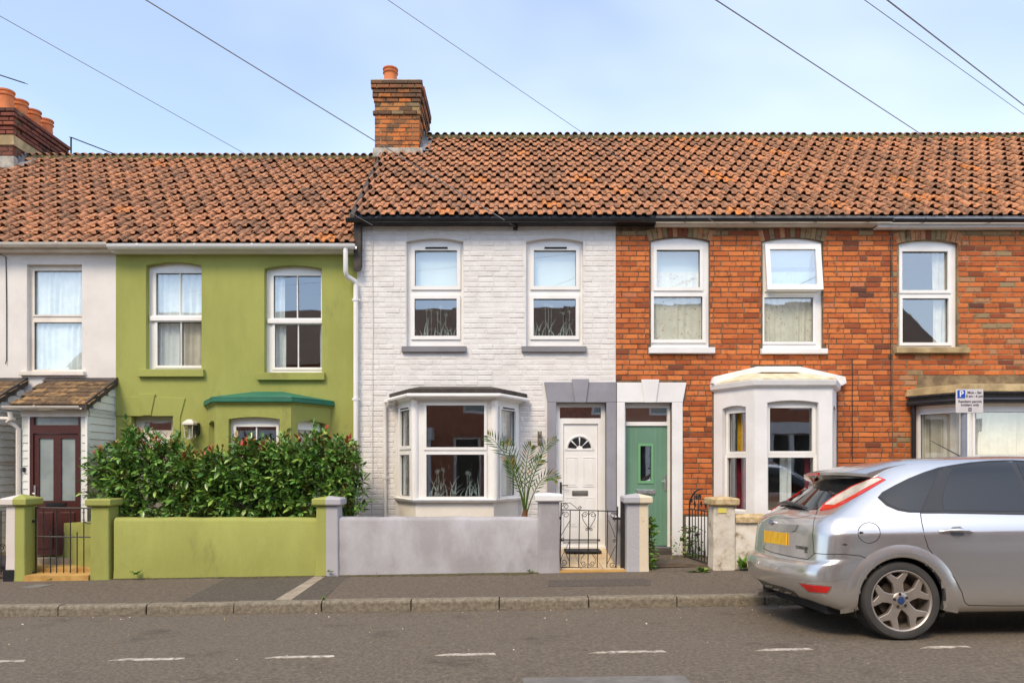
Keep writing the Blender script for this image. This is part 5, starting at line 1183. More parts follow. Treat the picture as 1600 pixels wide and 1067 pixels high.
weed(1096, 893, 9.1, .12, 'low green weed in front of the open gate', 26, 1.6)
weed(828, 893, 9.18, .07, 'tiny weed at the foot of the lilac wall near its right end', 12)
weed(76, 906, 9.12, .06, 'tiny weed below the half cream half green pillar', 12)
weed(642, 938, 7.72, .05, 'tiny weed in a kerb joint in front of the lilac wall', 12)
weed(505, 937, 7.72, .06, 'tiny weed in the kerb joint near the drainage strip', 12, upright=True)
weed(515, 893, 9.15, .07, 'small weed at the foot of the half green half lilac pillar', 12)
# ivy on the half lilac pillar and straggling plant by the green door
def straggle(name, cx, cy, w_, h_, Y, n, label, cat):
    o = empty(name, (PX(cx, Y), Y, PZ(cy+h_/2, Y)), label, cat); r = random.Random(int(cx)); mb = MB()
    for k in range(n):
        u = r.gauss(0, .28); q = r.random(); X = PX(cx+u*w_*(1.25-.6*q), Y); Z = PZ(cy+h_*(.5-q), Y); y = Y+r.uniform(-.1, .08); d = Vector((r.uniform(-1, 1), -r.uniform(.2, 1), r.uniform(-.4, .7))).normalized()
        M_ = d.to_track_quat('X', 'Z').to_matrix() @ Matrix.Rotation(r.uniform(-1, 1), 3, 'X'); s = r.uniform(.35, .75)
        mb.mesh([Vector((X, y, Z))+M_ @ Vector((a*s, b*s*1.3, c*s)) for a, b, c in lv], lfc, r.choice((.1, .3, .5, .7, .95)))
    f = mb.build('leaves', G['weed'], o); f['kind'] = 'stuff'
    for k in range(4):
        mb = MB(); x0 = cx+r.uniform(-.2, .2)*w_; mb.tube([(PX(x0, Y), Y, PZ(cy+h_*.5, Y)), (PX(x0+r.uniform(-4, 4), Y), Y-.02, PZ(cy, Y)), (PX(x0+r.uniform(-8, 8), Y), Y, PZ(cy-h_*.45, Y))], .004, 4); mb.build('stem', G['stem'], o)
straggle('ivy', 1017, 851, 14, 88, 9.36, 230, 'trailing ivy climbing the right side of the half lilac pillar', 'ivy')
straggle('garden_weed', 1077, 850, 44, 56, 10.25, 260, 'straggling bushy weed beside the green door behind the open gate', 'weed')

# ------------------------------------------------------------------ small wall things, aerials, wires
o = empty('wall_light', (PX(843), YF-.08, PZ(697)), 'slim bronze cylinder wall light left of the grey door surround', 'lamp')
mb = MB(); mb.lathe((PX(843), YF-.085, PZ(697)), [(.03, 0), (.032, .005), (.032, .105), (.03, .11), (.03, .115), (.032, .12), (.032, .215), (.028, .22)], 16); mb.build('cylinder', G['olivemetal'], o, smooth=True)
mb = MB(); mb.box(PX(843)-.018, PX(843)+.018, YF-.06, YF, PZ(692), PZ(680)); mb.build('bracket', G['olivemetal'], o)
mb = MB(); mb.tube([(PX(841), YF-.015, PZ(697)), (PX(841), YF-.013, PZ(705)), (PX(840.5), YF-.012, PZ(722))], .006, 6); mb.build('cable', G['whitewall'], o)
def aerial(label, base, p0, p1, nrod, rl):
    a = empty('tv_aerial', base, label, 'aerial'); mb = MB()
    if base != p0: mb.tube([base, p0], .018, 6); mb.build('mast', G['iron'], a)
    mb = MB(); mb.tube([p0, p1], .012, 5); mb.build('boom', G['iron'], a); p0, p1 = Vector(p0), Vector(p1)
    for k in range(nrod):
        c = p0.lerp(p1, k/(nrod-1)); q = rl*(1.25 if k == 0 else 1); mb = MB(); mb.tube([c-Vector((0, q, q*.3)), c+Vector((0, q, q*.3))], .006, 4); mb.build('rod', G['iron'], a)
Ya = 14.2
aerial('thin black aerial on a short mast right of the big chimney', (PX(111, Ya), Ya, PZ(250, Ya)), (PX(111, Ya), Ya, PZ(215, Ya)), (PX(172, Ya), Ya+.2, PZ(235, Ya)), 16, .05)
aerial('black aerial arm cut off by the left edge above the chimney pots', (PX(-30, 13.6), 13.6, PZ(100, 13.6)), (PX(-30, 13.6), 13.6, PZ(108, 13.6)), (PX(33, 13.6), 13.7, PZ(126, 13.6)), 7, .09)
def wire(label, a, b, r=.008, sag=.25):
    mb = MB(); a, b = Vector(a), Vector(b); pts = []
    for k in range(25): t = k/24; p = a.lerp(b, t); p.z -= sag*4*t*(1-t); pts.append(p)
    mb.tube(pts, r, 5); tag(mb.build('overhead_wire', G['wire'], None, smooth=True), label, 'wire', 'overhead wires')
PT = (-11.2, -3.2, 7.45)
wire('overhead wire reaching the bracket under the white house gutter', PT, (PX(805), YF-.05, PZ(356)), .006, .06)
wire('overhead wire reaching the left end of the black gutter', (-11.4, -3.2, 7.25), (PX(582, 10.2), 10.2, PZ(352, 10.2)), .0035, .03)
wire('thin overhead wire reaching the gutter of the orange brick house', (-11.0, -3.2, 7.4), (PX(1123, 10.3), 10.3, PZ(352, 10.3)), .003, .05)
def wire_px(label, p, q, Ya, Yb, r):
    a, b = Vector((PX(p[0], Ya), Ya, PZ(p[1], Ya))), Vector((PX(q[0], Yb), Yb, PZ(q[1], Yb)))
    a = a+(a-b)*((Ya+1.88)/(Yb-Ya))          # on to the eaves across the street
    wire(label, a, b, r, .0)
wire_px('overhead wire meeting the ridge right of centre', (800, -208), (1600, 315), 4.5, 15.5, .006)
wire_px('thick overhead wire crossing the top right corner', (1225, -124), (1700, 242), 4.5, 11, .006)
wire_px('lower wire just below the one in the top right corner', (1250, -72), (1720, 265), 4.5, 11, .003)

# ------------------------------------------------------------------ parking sign
YS = 8.95; sx = lambda x: PX(x, YS); sz = lambda y: PZ(y, YS)
sign = empty('parking_sign', (sx(1510), YS, pave_z(sx(1510), YS)), 'white parking sign with blue P on a grey pole behind the car', 'sign')
mb = MB(); mb.tube([(sx(1509.5), YS+.045, pave_z(5.7, YS)-.05), (sx(1509.5), YS+.045, sz(609))], .038, 14); mb.build('pole', G['pole'], sign, smooth=True)
mb = MB(); mb.box(sx(1493), sx(1536), YS-.006, YS, sz(645), sz(608)); mb.build('plate', G['signface'], sign, bevel=.003)
mb = MB(); mb.box(sx(1495.5), sx(1507.5), YS-.009, YS-.0065, sz(622), sz(609.6)); mb.build('blue_panel', G['signblue'], sign)
def text(s_, x, y, size, m, parent, T=None, name='lettering', Y=YS-.0095, bold=0.0):
    cu = bpy.data.curves.new(name, 'FONT'); cu.body = s_; cu.size = size; cu.align_x = 'CENTER'; cu.align_y = 'CENTER'; cu.extrude = .0006; cu.offset = bold
    tmp = bpy.data.objects.new(name, cu); COL.objects.link(tmp); dg_ = bpy.context.evaluated_depsgraph_get()
    me = bpy.data.meshes.new_from_object(tmp.evaluated_get(dg_)); bpy.data.objects.remove(tmp); me.materials.clear(); me.materials.append(m); return me
def sign_text(s_, x, y, size, m, bold=.0, Y=YS-.0075):
    me = text(s_, x, y, size, m, sign, bold=bold); o = link_mesh('lettering', me, sign, (sx(x), Y, sz(y))); o.rotation_euler = (R(90), 0, 0)
sign_text('P', 1501.5, 615.8, .105, G['upvc'], .002, YS-.0105)
sign_text('Mon - Sat', 1522, 613.4, .046, G['signtext'], .0008)
sign_text('8 am - 6 pm', 1522, 619, .044, G['signtext'], .0008)
sign_text('Resident permit', 1515, 627.3, .046, G['signtext'], .0008)
sign_text('holders only', 1515, 632.6, .046, G['signtext'], .0008)
mb = MB(); mb.box(sx(1512.6), sx(1517.6), YS-.0085, YS-.0062, sz(642.4), sz(637)); mb.build('zone_box', G['signtext'], sign, bevel=.002)
sign_text('D', 1515.1, 639.9, .034, G['signface'], .0008, YS-.0095)

# ------------------------------------------------------------------ parked car
G['paint'] = mat('silver_paint', (.68, .665, .645), None, rough=.25, metal=.85, spec=.5, coat=.8)
G['tint'] = mat('tinted_glass', (.008, .010, .011), None, rough=.04, spec=.7)
G['rearglass'] = mat('rear_glass', (.012, .013, .015), None, rough=.03, spec=.8)
G['blacktrim'] = mat('satin_black_trim', (.03, .03, .033), None, rough=.35)
G['gap'] = mat('shut_gap', (.012, .012, .013), None, rough=.8)
G['redlens'] = mat('red_lens', (.55, .012, .008), (.42, .01, .008), 30, .12, spec=.7, coat=.6)
G['orangelens'] = mat('red_orange_lens', (.62, .022, .008), None, rough=.12, coat=.6)
G['clearlens'] = mat('clear_lens', (.72, .66, .56), (.6, .52, .42), 22, .12, coat=.8)
G['rubber'] = mat('tyre_rubber', (.035, .034, .033), (.05, .047, .044), 8, .75, .002, 90)
G['alloy'] = mat('bronzed_alloy', (.50, .44, .385), (.42, .37, .32), 5, .38, metal=.75)
G['brake'] = mat('brake_metal', (.06, .055, .05), (.10, .07, .05), 9, .6, metal=.6)
G['plate'] = mat('yellow_plate', sRGB(238, 190, 16), sRGB(220, 160, 12), 9, .4, stretch=(3, 3, .6))
G['badgeblue'] = mat('badge_blue', (.02, .05, .16), None, rough=.2, coat=.8)
CX, CY = 2.36, 6.56
CZ0 = road_z(CX, CY)
car = empty('parked_car', (CX, CY, CZ0), 'silver five door hatchback parked at the kerb on the right', 'car')
car.rotation_euler = (-.0535, -.0153, 0)
CM = Matrix.Translation((CX, CY, CZ0)) @ car.rotation_euler.to_matrix().to_4x4(); CI = CM.inverted()
def ring(xr, xf, w_, zr, zs_, zf, bow=1., cr=1.):
    """half outline, rear centre -> side -> front centre; zs_ = height along the flank"""
    a, b = xr+.40*cr, xf-.40
    P = [(xr, 0, zr), (xr+.012*bow, .40*w_, zr), (xr+.055*bow, .74*w_, zr), (xr+.13*cr, .925*w_, zr*.6+zs_*.4), (a-.1*cr, .985*w_, zs_)]
    for q in (.12, .28, .46, .64, .82): P.append((a+(b-a)*q, w_, zs_))
    P += [(b+.02, .985*w_, zs_*.7+zf*.3), (xf-.16, .88*w_, zf), (xf-.05, .6*w_, zf), (xf, 0, zf)]
    return P
rings_ = [ring(.16, 4.16, .70, .30, .19, .22), ring(.10, 4.22, .83, .29, .20, .24), ring(.035, 4.30, .895, .36, .27, .32), ring(.0, 4.34, .905, .46, .42, .45), ring(.004, 4.33, .908, .555, .55, .58),
    ring(.03, 4.31, .91, .60, .62, .64), ring(.085, 4.29, .912, .625, .67, .68), ring(.10, 4.26, .915, .74, .76, .72), ring(.115, 4.22, .912, .86, .855, .78), ring(.14, 4.1, .890, .95, .93, .84),
    ring(.17, 3.9, .862, 1.01, .985, .9, 2.), ring(.225, 3.45, .835, 1.045, 1.03, .99, 2.6), ring(.40, 3.1, .765, 1.17, 1.19, 1.2, 3.2, 1.15), ring(.56, 2.75, .675, 1.295, 1.375, 1.40, 3.6, 1.3), ring(.60, 2.62, .60, 1.355, 1.46, 1.46, 3.6, 1.35), ring(.64, 2.58, .46, 1.398, 1.505, 1.49, 3., 1.3)]
cl = [(x, 0, 0) for x, y, z in rings_[-1]]
top = []
for x, y, z in rings_[-1]:
    top.append((x, y*.0, (1.415+.12*min(1, max(0, (x-.62)/1.1))**.8) if x < 2.3 else 1.51))
NR, NC = len(rings_), len(rings_[0])
bm = bmesh.new(); cr_l = bm.edges.layers.float.new('crease_edge')
grid = {}
for s in (-1, 1):
    for r in range(NR):
        for c in range(NC):
            x, y, z = rings_[r][c]
            if y == 0 and s == 1: grid[s, r, c] = grid[-1, r, c]; continue
            grid[s, r, c] = bm.verts.new((x, s*y, z))
for c in range(NC):
    if c in (0, NC-1):
        grid['t', c] = bm.verts.new((rings_[-1][c][0]+(.03 if c == 0 else -.03), 0, top[c][2]))
    else: grid['t', c] = bm.verts.new(top[c])
for s in (-1, 1):
    for r in range(NR-1):
        for c in range(NC-1):
            q = [grid[s, r, c], grid[s, r, c+1], grid[s, r+1, c+1], grid[s, r+1, c]]; bm.faces.new(q if s == -1 else q[::-1])
    for c in range(NC-1):
        q = [grid[s, NR-1, c], grid[s, NR-1, c+1], grid['t', c+1], grid['t', c]]; bm.faces.new(q if s == -1 else q[::-1])
bmesh.ops.recalc_face_normals(bm, faces=bm.faces)
for e in bm.edges:      # character lines: bumper step and shoulder
    zz = sorted((v.co.z for v in e.verts)); xs = [v.co.x for v in e.verts]
    for r, val in ((5, .85), (6, .85), (8, .45), (10, .25)):
        for s in (-1, 1):
            for c in range(NC-1):
                if {grid[s, r, c], grid[s, r, c+1]} == set(e.verts):
                    if r in (5, 6) and c > 4: continue
                    e[cr_l] = val
me = bpy.data.meshes.new('cage'); bm.to_mesh(me); bm.free()
tmp = bpy.data.objects.new('cage', me); COL.objects.link(tmp); sb = tmp.modifiers.new('s', 'SUBSURF'); sb.levels = 3; sb.render_levels = 3
dgp = bpy.context.evaluated_depsgraph_get(); dense = bpy.data.meshes.new_from_object(tmp.evaluated_get(dgp)); bpy.data.objects.remove(tmp)
bm = bmesh.new(); bm.from_mesh(dense); BV = BVHTree.FromBMesh(bm)
WHEELS = [(.80, .318), (3.44, .318)]
kill = [f for f in bm.faces if abs(f.calc_center_median().y) > .5 and any(math.hypot(f.calc_center_median().x-a, f.calc_center_median().z-b) < .362 for a, b in WHEELS)]
bmesh.ops.delete(bm, geom=kill, context='FACES'); bm.to_mesh(dense); bm.free()
dense.materials.clear(); dense.materials.append(G['paint']); dense.polygons.foreach_set('use_smooth', [True]*len(dense.polygons))
link_mesh('body', dense, car, (0, 0, 0), local=True)
def side_y(x, z, s=-1):
    h = BV.ray_cast(Vector((x, s*3, z)), Vector((0, -s, 0))); return (h[0].y, h[1]) if h[0] else (s*.9, Vector((0, s, 0)))
camL = CI @ Vector((0, 0, CZ))
def proj(x, y):
    d = CI.to_3x3() @ Vector(((x-800)/F, 1, (HZ-y)/F)); d.normalize(); h = BV.ray_cast(camL, d)
    if h[0]: return h[0], h[1]
    best = None
    p = camL+d*6.; h = BV.find_nearest(p)
    for k in range(40):
        p = camL+d*(5.2+.07*k); h = BV.find_nearest(p)
        if best is None or h[3] < best[3]: best = h
    return best[0], best[1]
def skin(name, poly, m, off=.004, step=5, fn=None, parent=None, mirror=False, rim=.004):
    """panel that follows the body; poly in photo pixels (or any 2D when fn maps it to the body)"""
    fn = fn or proj; bm = bmesh.new(); f = bm.faces.new([bm.verts.new((a, b, 0)) for a, b in poly])
    xs = [p[0] for p in poly]; ys = [p[1] for p in poly]
    for ax, lo, hi in ((0, min(xs), max(xs)), (1, min(ys), max(ys))):
        k = lo+step
        while k < hi-step*.3:
            no = (1, 0, 0) if ax == 0 else (0, 1, 0); bmesh.ops.bisect_plane(bm, geom=bm.verts[:]+bm.edges[:]+bm.faces[:], plane_co=(k, 0, 0) if ax == 0 else (0, k, 0), plane_no=no); k += step
    bmesh.ops.triangulate(bm, faces=[f for f in bm.faces if len(f.verts) > 4]); nrm = {}
    for v in bm.verts:
        p, n = fn(v.co.x, v.co.y); 
        nrm[v] = n; v.co = p+n*off
    bm.normal_update(); fl = [f for f in bm.faces if f.normal.dot(nrm[f.verts[0]]) < 0]
    bmesh.ops.reverse_faces(bm, faces=fl)
    be = [e for e in bm.edges if e.is_boundary]; ret = bmesh.ops.extrude_edge_only(bm, edges=be)
    nv = [g for g in ret['geom'] if isinstance(g, bmesh.types.BMVert)]
    for v in nv:
        h = BV.find_nearest(v.co); v.co = h[0]-h[1]*.003
    me = bpy.data.meshes.new(name)
    bm.normal_update(); bm.to_mesh(me); bm.free(); me.materials.append(m); me.polygons.foreach_set('use_smooth', [True]*len(me.polygons)); me.set_sharp_from_angle(angle=R(35))
    o = link_mesh(name, me, parent or car, (0, 0, 0), local=True)
    if mirror:
        m2 = me.copy(); m2.transform(Matrix.Scale(-1, 4, (0, 1, 0))); m2.flip_normals(); link_mesh(name, m2, parent or car, (0, 0, 0), local=True)
    return o
def seam(name, pts, wd=.006, m=None, off=.0012, fn=None, dens=6):
    fn = fn or proj; q = []
    for a, b in zip(pts, pts[1:]):
        n = max(1, int(math.hypot(b[0]-a[0], b[1]-a[1])/dens)) if fn is proj else 6
        q += [(a[0]+(b[0]-a[0])*k/n, a[1]+(b[1]-a[1])*k/n) for k in range(n)]
    q.append(pts[-1]); H = [fn(*p) for p in q]; mb = MB(); rows = []
    for i, (p, n) in enumerate(H):
        t = (H[min(i+1, len(H)-1)][0]-H[max(0, i-1)][0]).normalized(); s = t.cross(n).normalized()*wd/2; rows.append([p+s+n*off, p-s+n*off])
    mb.loft(rows, close=False, cap=False); return mb.build(name, m or G['gap'], car, local=True)
# underbody and wheel wells
mb = MB(); mb.box(.25, 4.1, -.74, .74, .2, .3); mb.build('underbody', G['gap'], car, local=True)
for (a, b) in WHEELS:
    for s in (-1, 1):
        mb = MB(); n = 20; rg_ = []
        for yy in (.52, .86):
            rg_.append([(a+.375*math.cos(math.pi*(-.12+1.24*k/n)), s*yy, b+.375*math.sin(math.pi*(-.12+1.24*k/n))) for k in range(n+1)])
        mb.loft(rg_, close=False, cap=False); mb.prism([(a+.375*math.cos(math.pi*(-.12+1.24*k/n)), b+.375*math.sin(math.pi*(-.12+1.24*k/n))) for k in range(n+1)], s*.50, s*.52)
        mb.build('wheel_well', G['gap'], car, local=True)
        # flared arch
        n = 36; rows = []
        prof = [(.350, -.05), (.350, .004), (.355, .011), (.368, .015), (.395, .013), (.42, .008), (.45, .001), (.475, -.006)]
        for k in range(n+1):
            th = math.pi*(-.075+1.15*k/n); row = []; tp_ = min(1, k/5, (n-k)/5)
            for r_, o_ in prof:
                rr = max(r_, .385); x, z = a+rr*math.cos(th), b+rr*math.sin(th); y, _n = side_y(x, max(z, .24), s); row.append((a+r_*math.cos(th), y+s*(o_ if o_ < 0 else o_*(.3+.7*tp_)), b+r_*math.sin(th)))
            rows.append(row)
        mb = MB(); mb.loft(rows, close=False, cap=False); mb.build('wheel_arch', G['paint'], car, smooth=True, local=True)
# wheels
def wheel(a, b, s):
    wv = lambda x, d, z: (a+x, s*(.885-d), b+z)
    w_ = empty('wheel', (a, s*.885, b)); w_.parent = car; WORLD[w_.name] = Vector((a, s*.885, b)); w_.location = (a, s*.885, b)
    Tw = lambda x, y, z: (x, s*-y, z)
    mb = MB(); ty = [(.246, .012), (.252, -.004), (.275, -.009), (.300, -.004), (.312, .012), (.317, .03), (.318, .06), (.3185, .10), (.318, .16), (.317, .19), (.31, .21), (.28, .222), (.246, .21)]
    rg_ = [[(r_*math.cos(2*math.pi*j/48), -s*h*-1 if False else s*(-h), r_*math.sin(2*math.pi*j/48)) for j in range(48)] for r_, h in ty]
    mb.loft(rg_, cap=False); mb.build('tyre', G['rubber'], w_, smooth=True, local=True)
    for gr in (.05, .085, .12, .155):
        mb = MB(); mb.loft([[(r_*math.cos(2*math.pi*j/48), s*-(gr+h), r_*math.sin(2*math.pi*j/48)) for j in range(48)] for r_, h in ((.3192, -.004), (.3192, .004))], cap=False); mb.build('tread_groove', G['gap'], w_, local=True)
    mb = MB(); rp_ = [(.250, .010), (.249, .002), (.243, .000), (.236, .004), (.230, .016), (.226, .05), (.222, .13), (.2, .2)]
    mb.loft([[(r_*math.cos(2*math.pi*j/48), s*-h, r_*math.sin(2*math.pi*j/48)) for j in range(48)] for r_, h in rp_], cap=False); mb.build('rim', G['alloy'], w_, smooth=True, local=True)
    for k in range(5):
        th = R(96+72*k); ca, sa = math.cos(th), math.sin(th)
        half = [(.045, .046), (.095, .039), (.140, .044), (.170, .066), (.200, .088), (.233, .099)]; notch = [(.238, .056), (.212, .040), (.184, .0)]
        out = [(r_, t_) for r_, t_ in half]+[notch[0], notch[1], notch[2], (notch[1][0], -notch[1][1]), (notch[0][0], -notch[0][1])]+[(r_, -t_) for r_, t_ in reversed(half)]
        mb = MB(); bot = []; tp = []
        def depth(r_): return .020-.010*min(1, max(0, (r_-.05)/.18))+.004
        for r_, t_ in out:
            x, z = r_*ca-t_*sa, r_*sa+t_*ca; tp.append((x, s*-depth(r_), z)); bot.append((x, s*-(depth(r_)+.035), z))
        n = len(out); h = 6
        tops = [tuple(range(0, 3))+(n-3, n-2, n-1), (2, 3, 4, 5, 6, 7, 8), (8, n-3, 2) if False else (2, 8, n-3), (8, 9, 10, 11, n-5, n-4, n-3)]
        tops = [(0, 1, 2, n-3, n-2, n-1), (2, 8, n-3), (2, 3, 4, 7, 8), (4, 5, 6, 7), (n-3, 8, 9, n-5, n-4), (9, 10, n-6, n-5)]
        mb.mesh(tp+bot, tops+[(i, i+n, (i+1) % n+n, (i+1) % n) for i in range(n)]); sp = mb.build('spoke', G['alloy'], w_, local=True)
        bv = sp.modifiers.new('b', 'BEVEL'); bv.width = .006; bv.segments = 2; bv.limit_method = 'ANGLE'; bv.angle_limit = R(50)
    mb = MB(); mb.loft([[(r_*math.cos(2*math.pi*j/24), s*-h, r_*math.sin(2*math.pi*j/24)) for j in range(24)] for r_, h in ((.07, .06), (.07, .026), (.06, .018), (.034, .014), (.03, .018), (.028, .016), (.001, .0155))]); mb.build('hub', G['alloy'], w_, smooth=True, local=True)
    mb = MB(); mb.loft([[(r_*math.cos(2*math.pi*j/20), s*-h, r_*math.sin(2*math.pi*j/20)) for j in range(20)] for r_, h in ((.029, .02), (.029, .011), (.02, .008), (.001, .0075))]); mb.build('centre_cap', G['badgeblue'], w_, smooth=True, local=True)
    for k in range(5):
        th = R(96+72*k); x, z = .052*math.cos(th), .052*math.sin(th)
        mb = MB(); mb.loft([[(x+r_*math.cos(j), s*-h, z+r_*math.sin(j)) for j in [2*math.pi*i/10 for i in range(10)]] for r_, h in ((.0125, .03), (.0125, .014), (.0085, .0135), (.0085, .008), (.001, .007))]); mb.build('wheel_nut', G['blacktrim'], w_, local=True)
    mb = MB(); mb.loft([[(r_*math.cos(2*math.pi*j/32), s*-h, r_*math.sin(2*math.pi*j/32)) for j in range(32)] for r_, h in ((.155, .085), (.155, .1), (.001, .1))]); mb.loft([[(r_*math.cos(2*math.pi*j/32), s*-h, r_*math.sin(2*math.pi*j/32)) for j in range(32)] for r_, h in ((.222, .14), (.001, .14))], cap=False); mb.build('brake_disc', G['brake'], w_, local=True)
for a, b in WHEELS:
    for s in (-1, 1): wheel(a, b, s)
# glazing, near side (mirrored to the far side)
skin('window_surround', [(1371, 777), (1378, 769), (1397, 758.5), (1420, 747), (1445, 737), (1466, 730), (1488, 726), (1515, 722), (1545, 719.5), (1580, 718.5), (1640, 721), (1700, 729), (1752, 747), (1793, 773), (1804, 804), (1608, 803.5), (1530, 802), (1475, 801), (1421, 800.5), (1403, 797.5), (1385, 790)], G['blacktrim'], .0015, mirror=True)
skin('quarter_glass', [(1375, 777), (1380, 771), (1398, 761), (1420, 750), (1445, 740), (1465.5, 734), (1452, 765), (1437.5, 798.5), (1421, 798), (1404, 795), (1388, 788)], G['tint'], .004, mirror=True)
skin('window_pillar', [(1467, 733.5), (1481.5, 729.5), (1474, 750), (1469.5, 775), (1471, 798), (1439.5, 798.8), (1454, 765)], G['blacktrim'], .004, mirror=True)
skin('door_glass', [(1475, 797.5), (1472, 783), (1475, 764), (1484, 740), (1488, 731.5), (1515, 726.5), (1545, 723.5), (1578, 722.5), (1590, 745), (1605, 785), (1608, 799)], G['tint'], .004, mirror=True)
skin('door_glass', [(1616, 799), (1612, 785), (1598, 745), (1588, 723), (1640, 725), (1700, 732), (1750, 750), (1790, 775), (1800, 802)], G['tint'], .004, mirror=True)
seam('window_trim', [(1374, 777), (1379, 770), (1398, 759.5), (1420, 748.5), (1445, 738.5), (1467, 731.5), (1488, 727.5), (1515, 723.5), (1545, 720.5), (1580, 719.5), (1640, 722)], .016, G['blacktrim'], .004)
seam('belt_trim', [(1438, 800.5), (1475, 800.5), (1530, 801.5), (1605, 803)], .014, G['blacktrim'], .004)
seam('door_gap', [(1438, 800), (1440, 815), (1445, 838), (1450, 855), (1459, 868), (1477, 884), (1493, 905), (1503, 925), (1507, 940), (1513, 945), (1560, 946), (1620, 946), (1700, 947)])
seam('crease', [(1302, 829.5), (1340, 829.5), (1440, 830), (1530, 830), (1640, 832)], .004, G['paint'], .002)
seam('fuel_flap', [(1358+17.3*math.cos(k*math.pi/16), 832+16*math.sin(k*math.pi/16)) for k in range(33)], .005, dens=99)
skin('flap_recess', [(1342, 832), (1344, 830), (1349, 831), (1349, 833), (1344, 834)], G['gap'], .002, 3)
skin('handle_cup_shade', [(1483, 829), (1488, 823), (1500, 822), (1507, 827), (1505, 836), (1496, 841), (1487, 837)], G['lead'], .001, 4)  # shade of the handle cup put into a flat grey patch
hb = [proj(x, y) for x, y in ((1467, 830.5), (1480, 829.5), (1495, 829.5), (1510, 830), (1518, 831))]
mb = MB(); mb.tube([p+n*o_ for (p, n), o_ in zip(hb, (.008, .03, .036, .03, .008))], [.010, .014, .015, .014, .010], 8); mb.build('door_handle', G['paint'], car, smooth=True, local=True)
skin('dark_mark', [(1314, 851), (1319, 849), (1325, 850), (1322, 852)], G['blacktrim'], .001, 3)  # small dark patch laid flat on the flank
seam('bumper_gap', [(1272, 864), (1290, 865.5), (1320, 865.5), (1345, 868), (1362, 876), (1377, 885)])
seam('tailgate_gap', [(1277, 797), (1271.5, 815), (1270, 835), (1271, 855), (1272, 865), (1262, 873.5), (1235, 869), (1205, 862), (1192, 856)])
skin('reflector_surround', [(1246, 909), (1300, 915), (1299, 920), (1293, 928), (1262, 925)], G['chrome'], .002, 5)
skin('rear_reflector', [(1249.5, 911), (1297.5, 916.5), (1296, 921), (1291, 926), (1264, 923.5)], G['redlens'], .006, 5)
skin('tail_light', [(1281, 797.5), (1286, 788), (1303, 775), (1330, 760), (1356, 749), (1372, 745), (1384, 749.5), (1352, 768), (1325, 783), (1304, 793), (1293, 796)], G['orangelens'], .006, 5)
skin('tail_light_lens', [(1289, 789), (1305, 777), (1331, 762), (1357, 751), (1371, 747.5), (1378, 749.5), (1348, 765.5), (1322, 780), (1303, 789.5)], G['clearlens'], .0105, 5)
skin('tail_light', [(1199.5, 788), (1206, 780), (1226, 767), (1250, 756), (1272, 750), (1279, 751.5), (1255, 761), (1228, 775), (1210, 786)], G['orangelens'], .006, 5)
skin('rear_glass', [(1207, 794), (1216, 785), (1240, 769), (1268, 755), (1290, 749), (1330, 747), (1360, 747), (1352, 751), (1328, 761), (1302, 775.5), (1285, 788), (1277, 796), (1250, 797)], G['rearglass'], .003, 5)
seam('tailgate_crease', [(1195, 806), (1225, 809), (1250, 808), (1268, 804)], .012, G['paint'], .003)
skin('plate_recess', [(1195, 826), (1234, 832), (1233, 856), (1196, 849)], G['paint'], .003, 5)
plx = [proj(x, y) for x, y in ((1197, 828.5), (1231.5, 833), (1231, 852), (1197, 847))]
mb = MB(); nn = (plx[0][1]+plx[1][1]+plx[2][1]+plx[3][1]).normalized(); mb.mesh([p+nn*.02 for p, n in plx]+[p+nn*.006 for p, n in plx], [(0,1,2,3),(0,4,5,1),(1,5,6,2),(2,6,7,3),(3,7,4,0)]); mb.build('number_plate', G['plate'], car, local=True)
skin('chrome_strip', [(1192, 815), (1206, 817), (1225, 819), (1247, 820.5), (1243, 829), (1238, 831), (1215, 829), (1195, 825.5)], G['chrome'], .012, 5)
bd = proj(1208, 816); mb = MB(); q = bd[1].to_track_quat('Z', 'Y').to_matrix()
mb.loft([[bd[0]+q @ Vector((.062*k_*math.cos(2*math.pi*j/24), .03*k_*math.sin(2*math.pi*j/24), h)) for j in range(24)] for k_, h in ((1., .0), (1., .020), (.9, .024))]); mb.build('badge_rim', G['chrome'], car, smooth=True, local=True)
mb = MB(); mb.loft([[bd[0]+q @ Vector((.062*k_*math.cos(2*math.pi*j/24), .03*k_*math.sin(2*math.pi*j/24), h)) for j in range(24)] for k_, h in ((.85, .022), (.85, .0262), (.01, .0275))]); mb.build('badge', G['badgeblue'], car, smooth=True, local=True)
for s_, x, y, sz_ in (('TITANIUM', 1252, 855.5, .040), ('SG', 1259.5, 861.5, .034)):
    me = text(s_, 0, 0, sz_, G['blacktrim'], None, bold=.0006); p, n = proj(x, y); o = link_mesh('lettering', me, car, p+n*.003, local=True)
    zax = n; xax = Vector((0, 0, 1)).cross(zax).normalized(); yax = zax.cross(xax); o.rotation_euler = Matrix((xax, yax, zax)).transposed().to_euler()
for x, y in ((1186, 878), (1213.5, 887), (1257, 895)):
    p, n = proj(x, y); mb = MB(); q = n.to_track_quat('Z', 'Y').to_matrix(); mb.loft([[p+q @ Vector((r_*math.cos(2*math.pi*j/14), r_*math.sin(2*math.pi*j/14), h)) for j in range(14)] for r_, h in ((.013, -.002), (.013, .003), (.010, .0035), (.009, .001), (.001, .001))]); mb.build('parking_sensor', G['paint'], car, local=True)
seam('bumper_crease', [(1181, 886), (1200, 896), (1230, 903), (1262, 906), (1300, 907), (1318, 903)], .007, G['paint'], .004)
skin('bumper_valance', [(1183, 903), (1200, 910), (1225, 917), (1240, 923), (1248, 931), (1258, 940), (1240, 936), (1215, 926), (1196, 917)], G['blacktrim'], .003, 5)
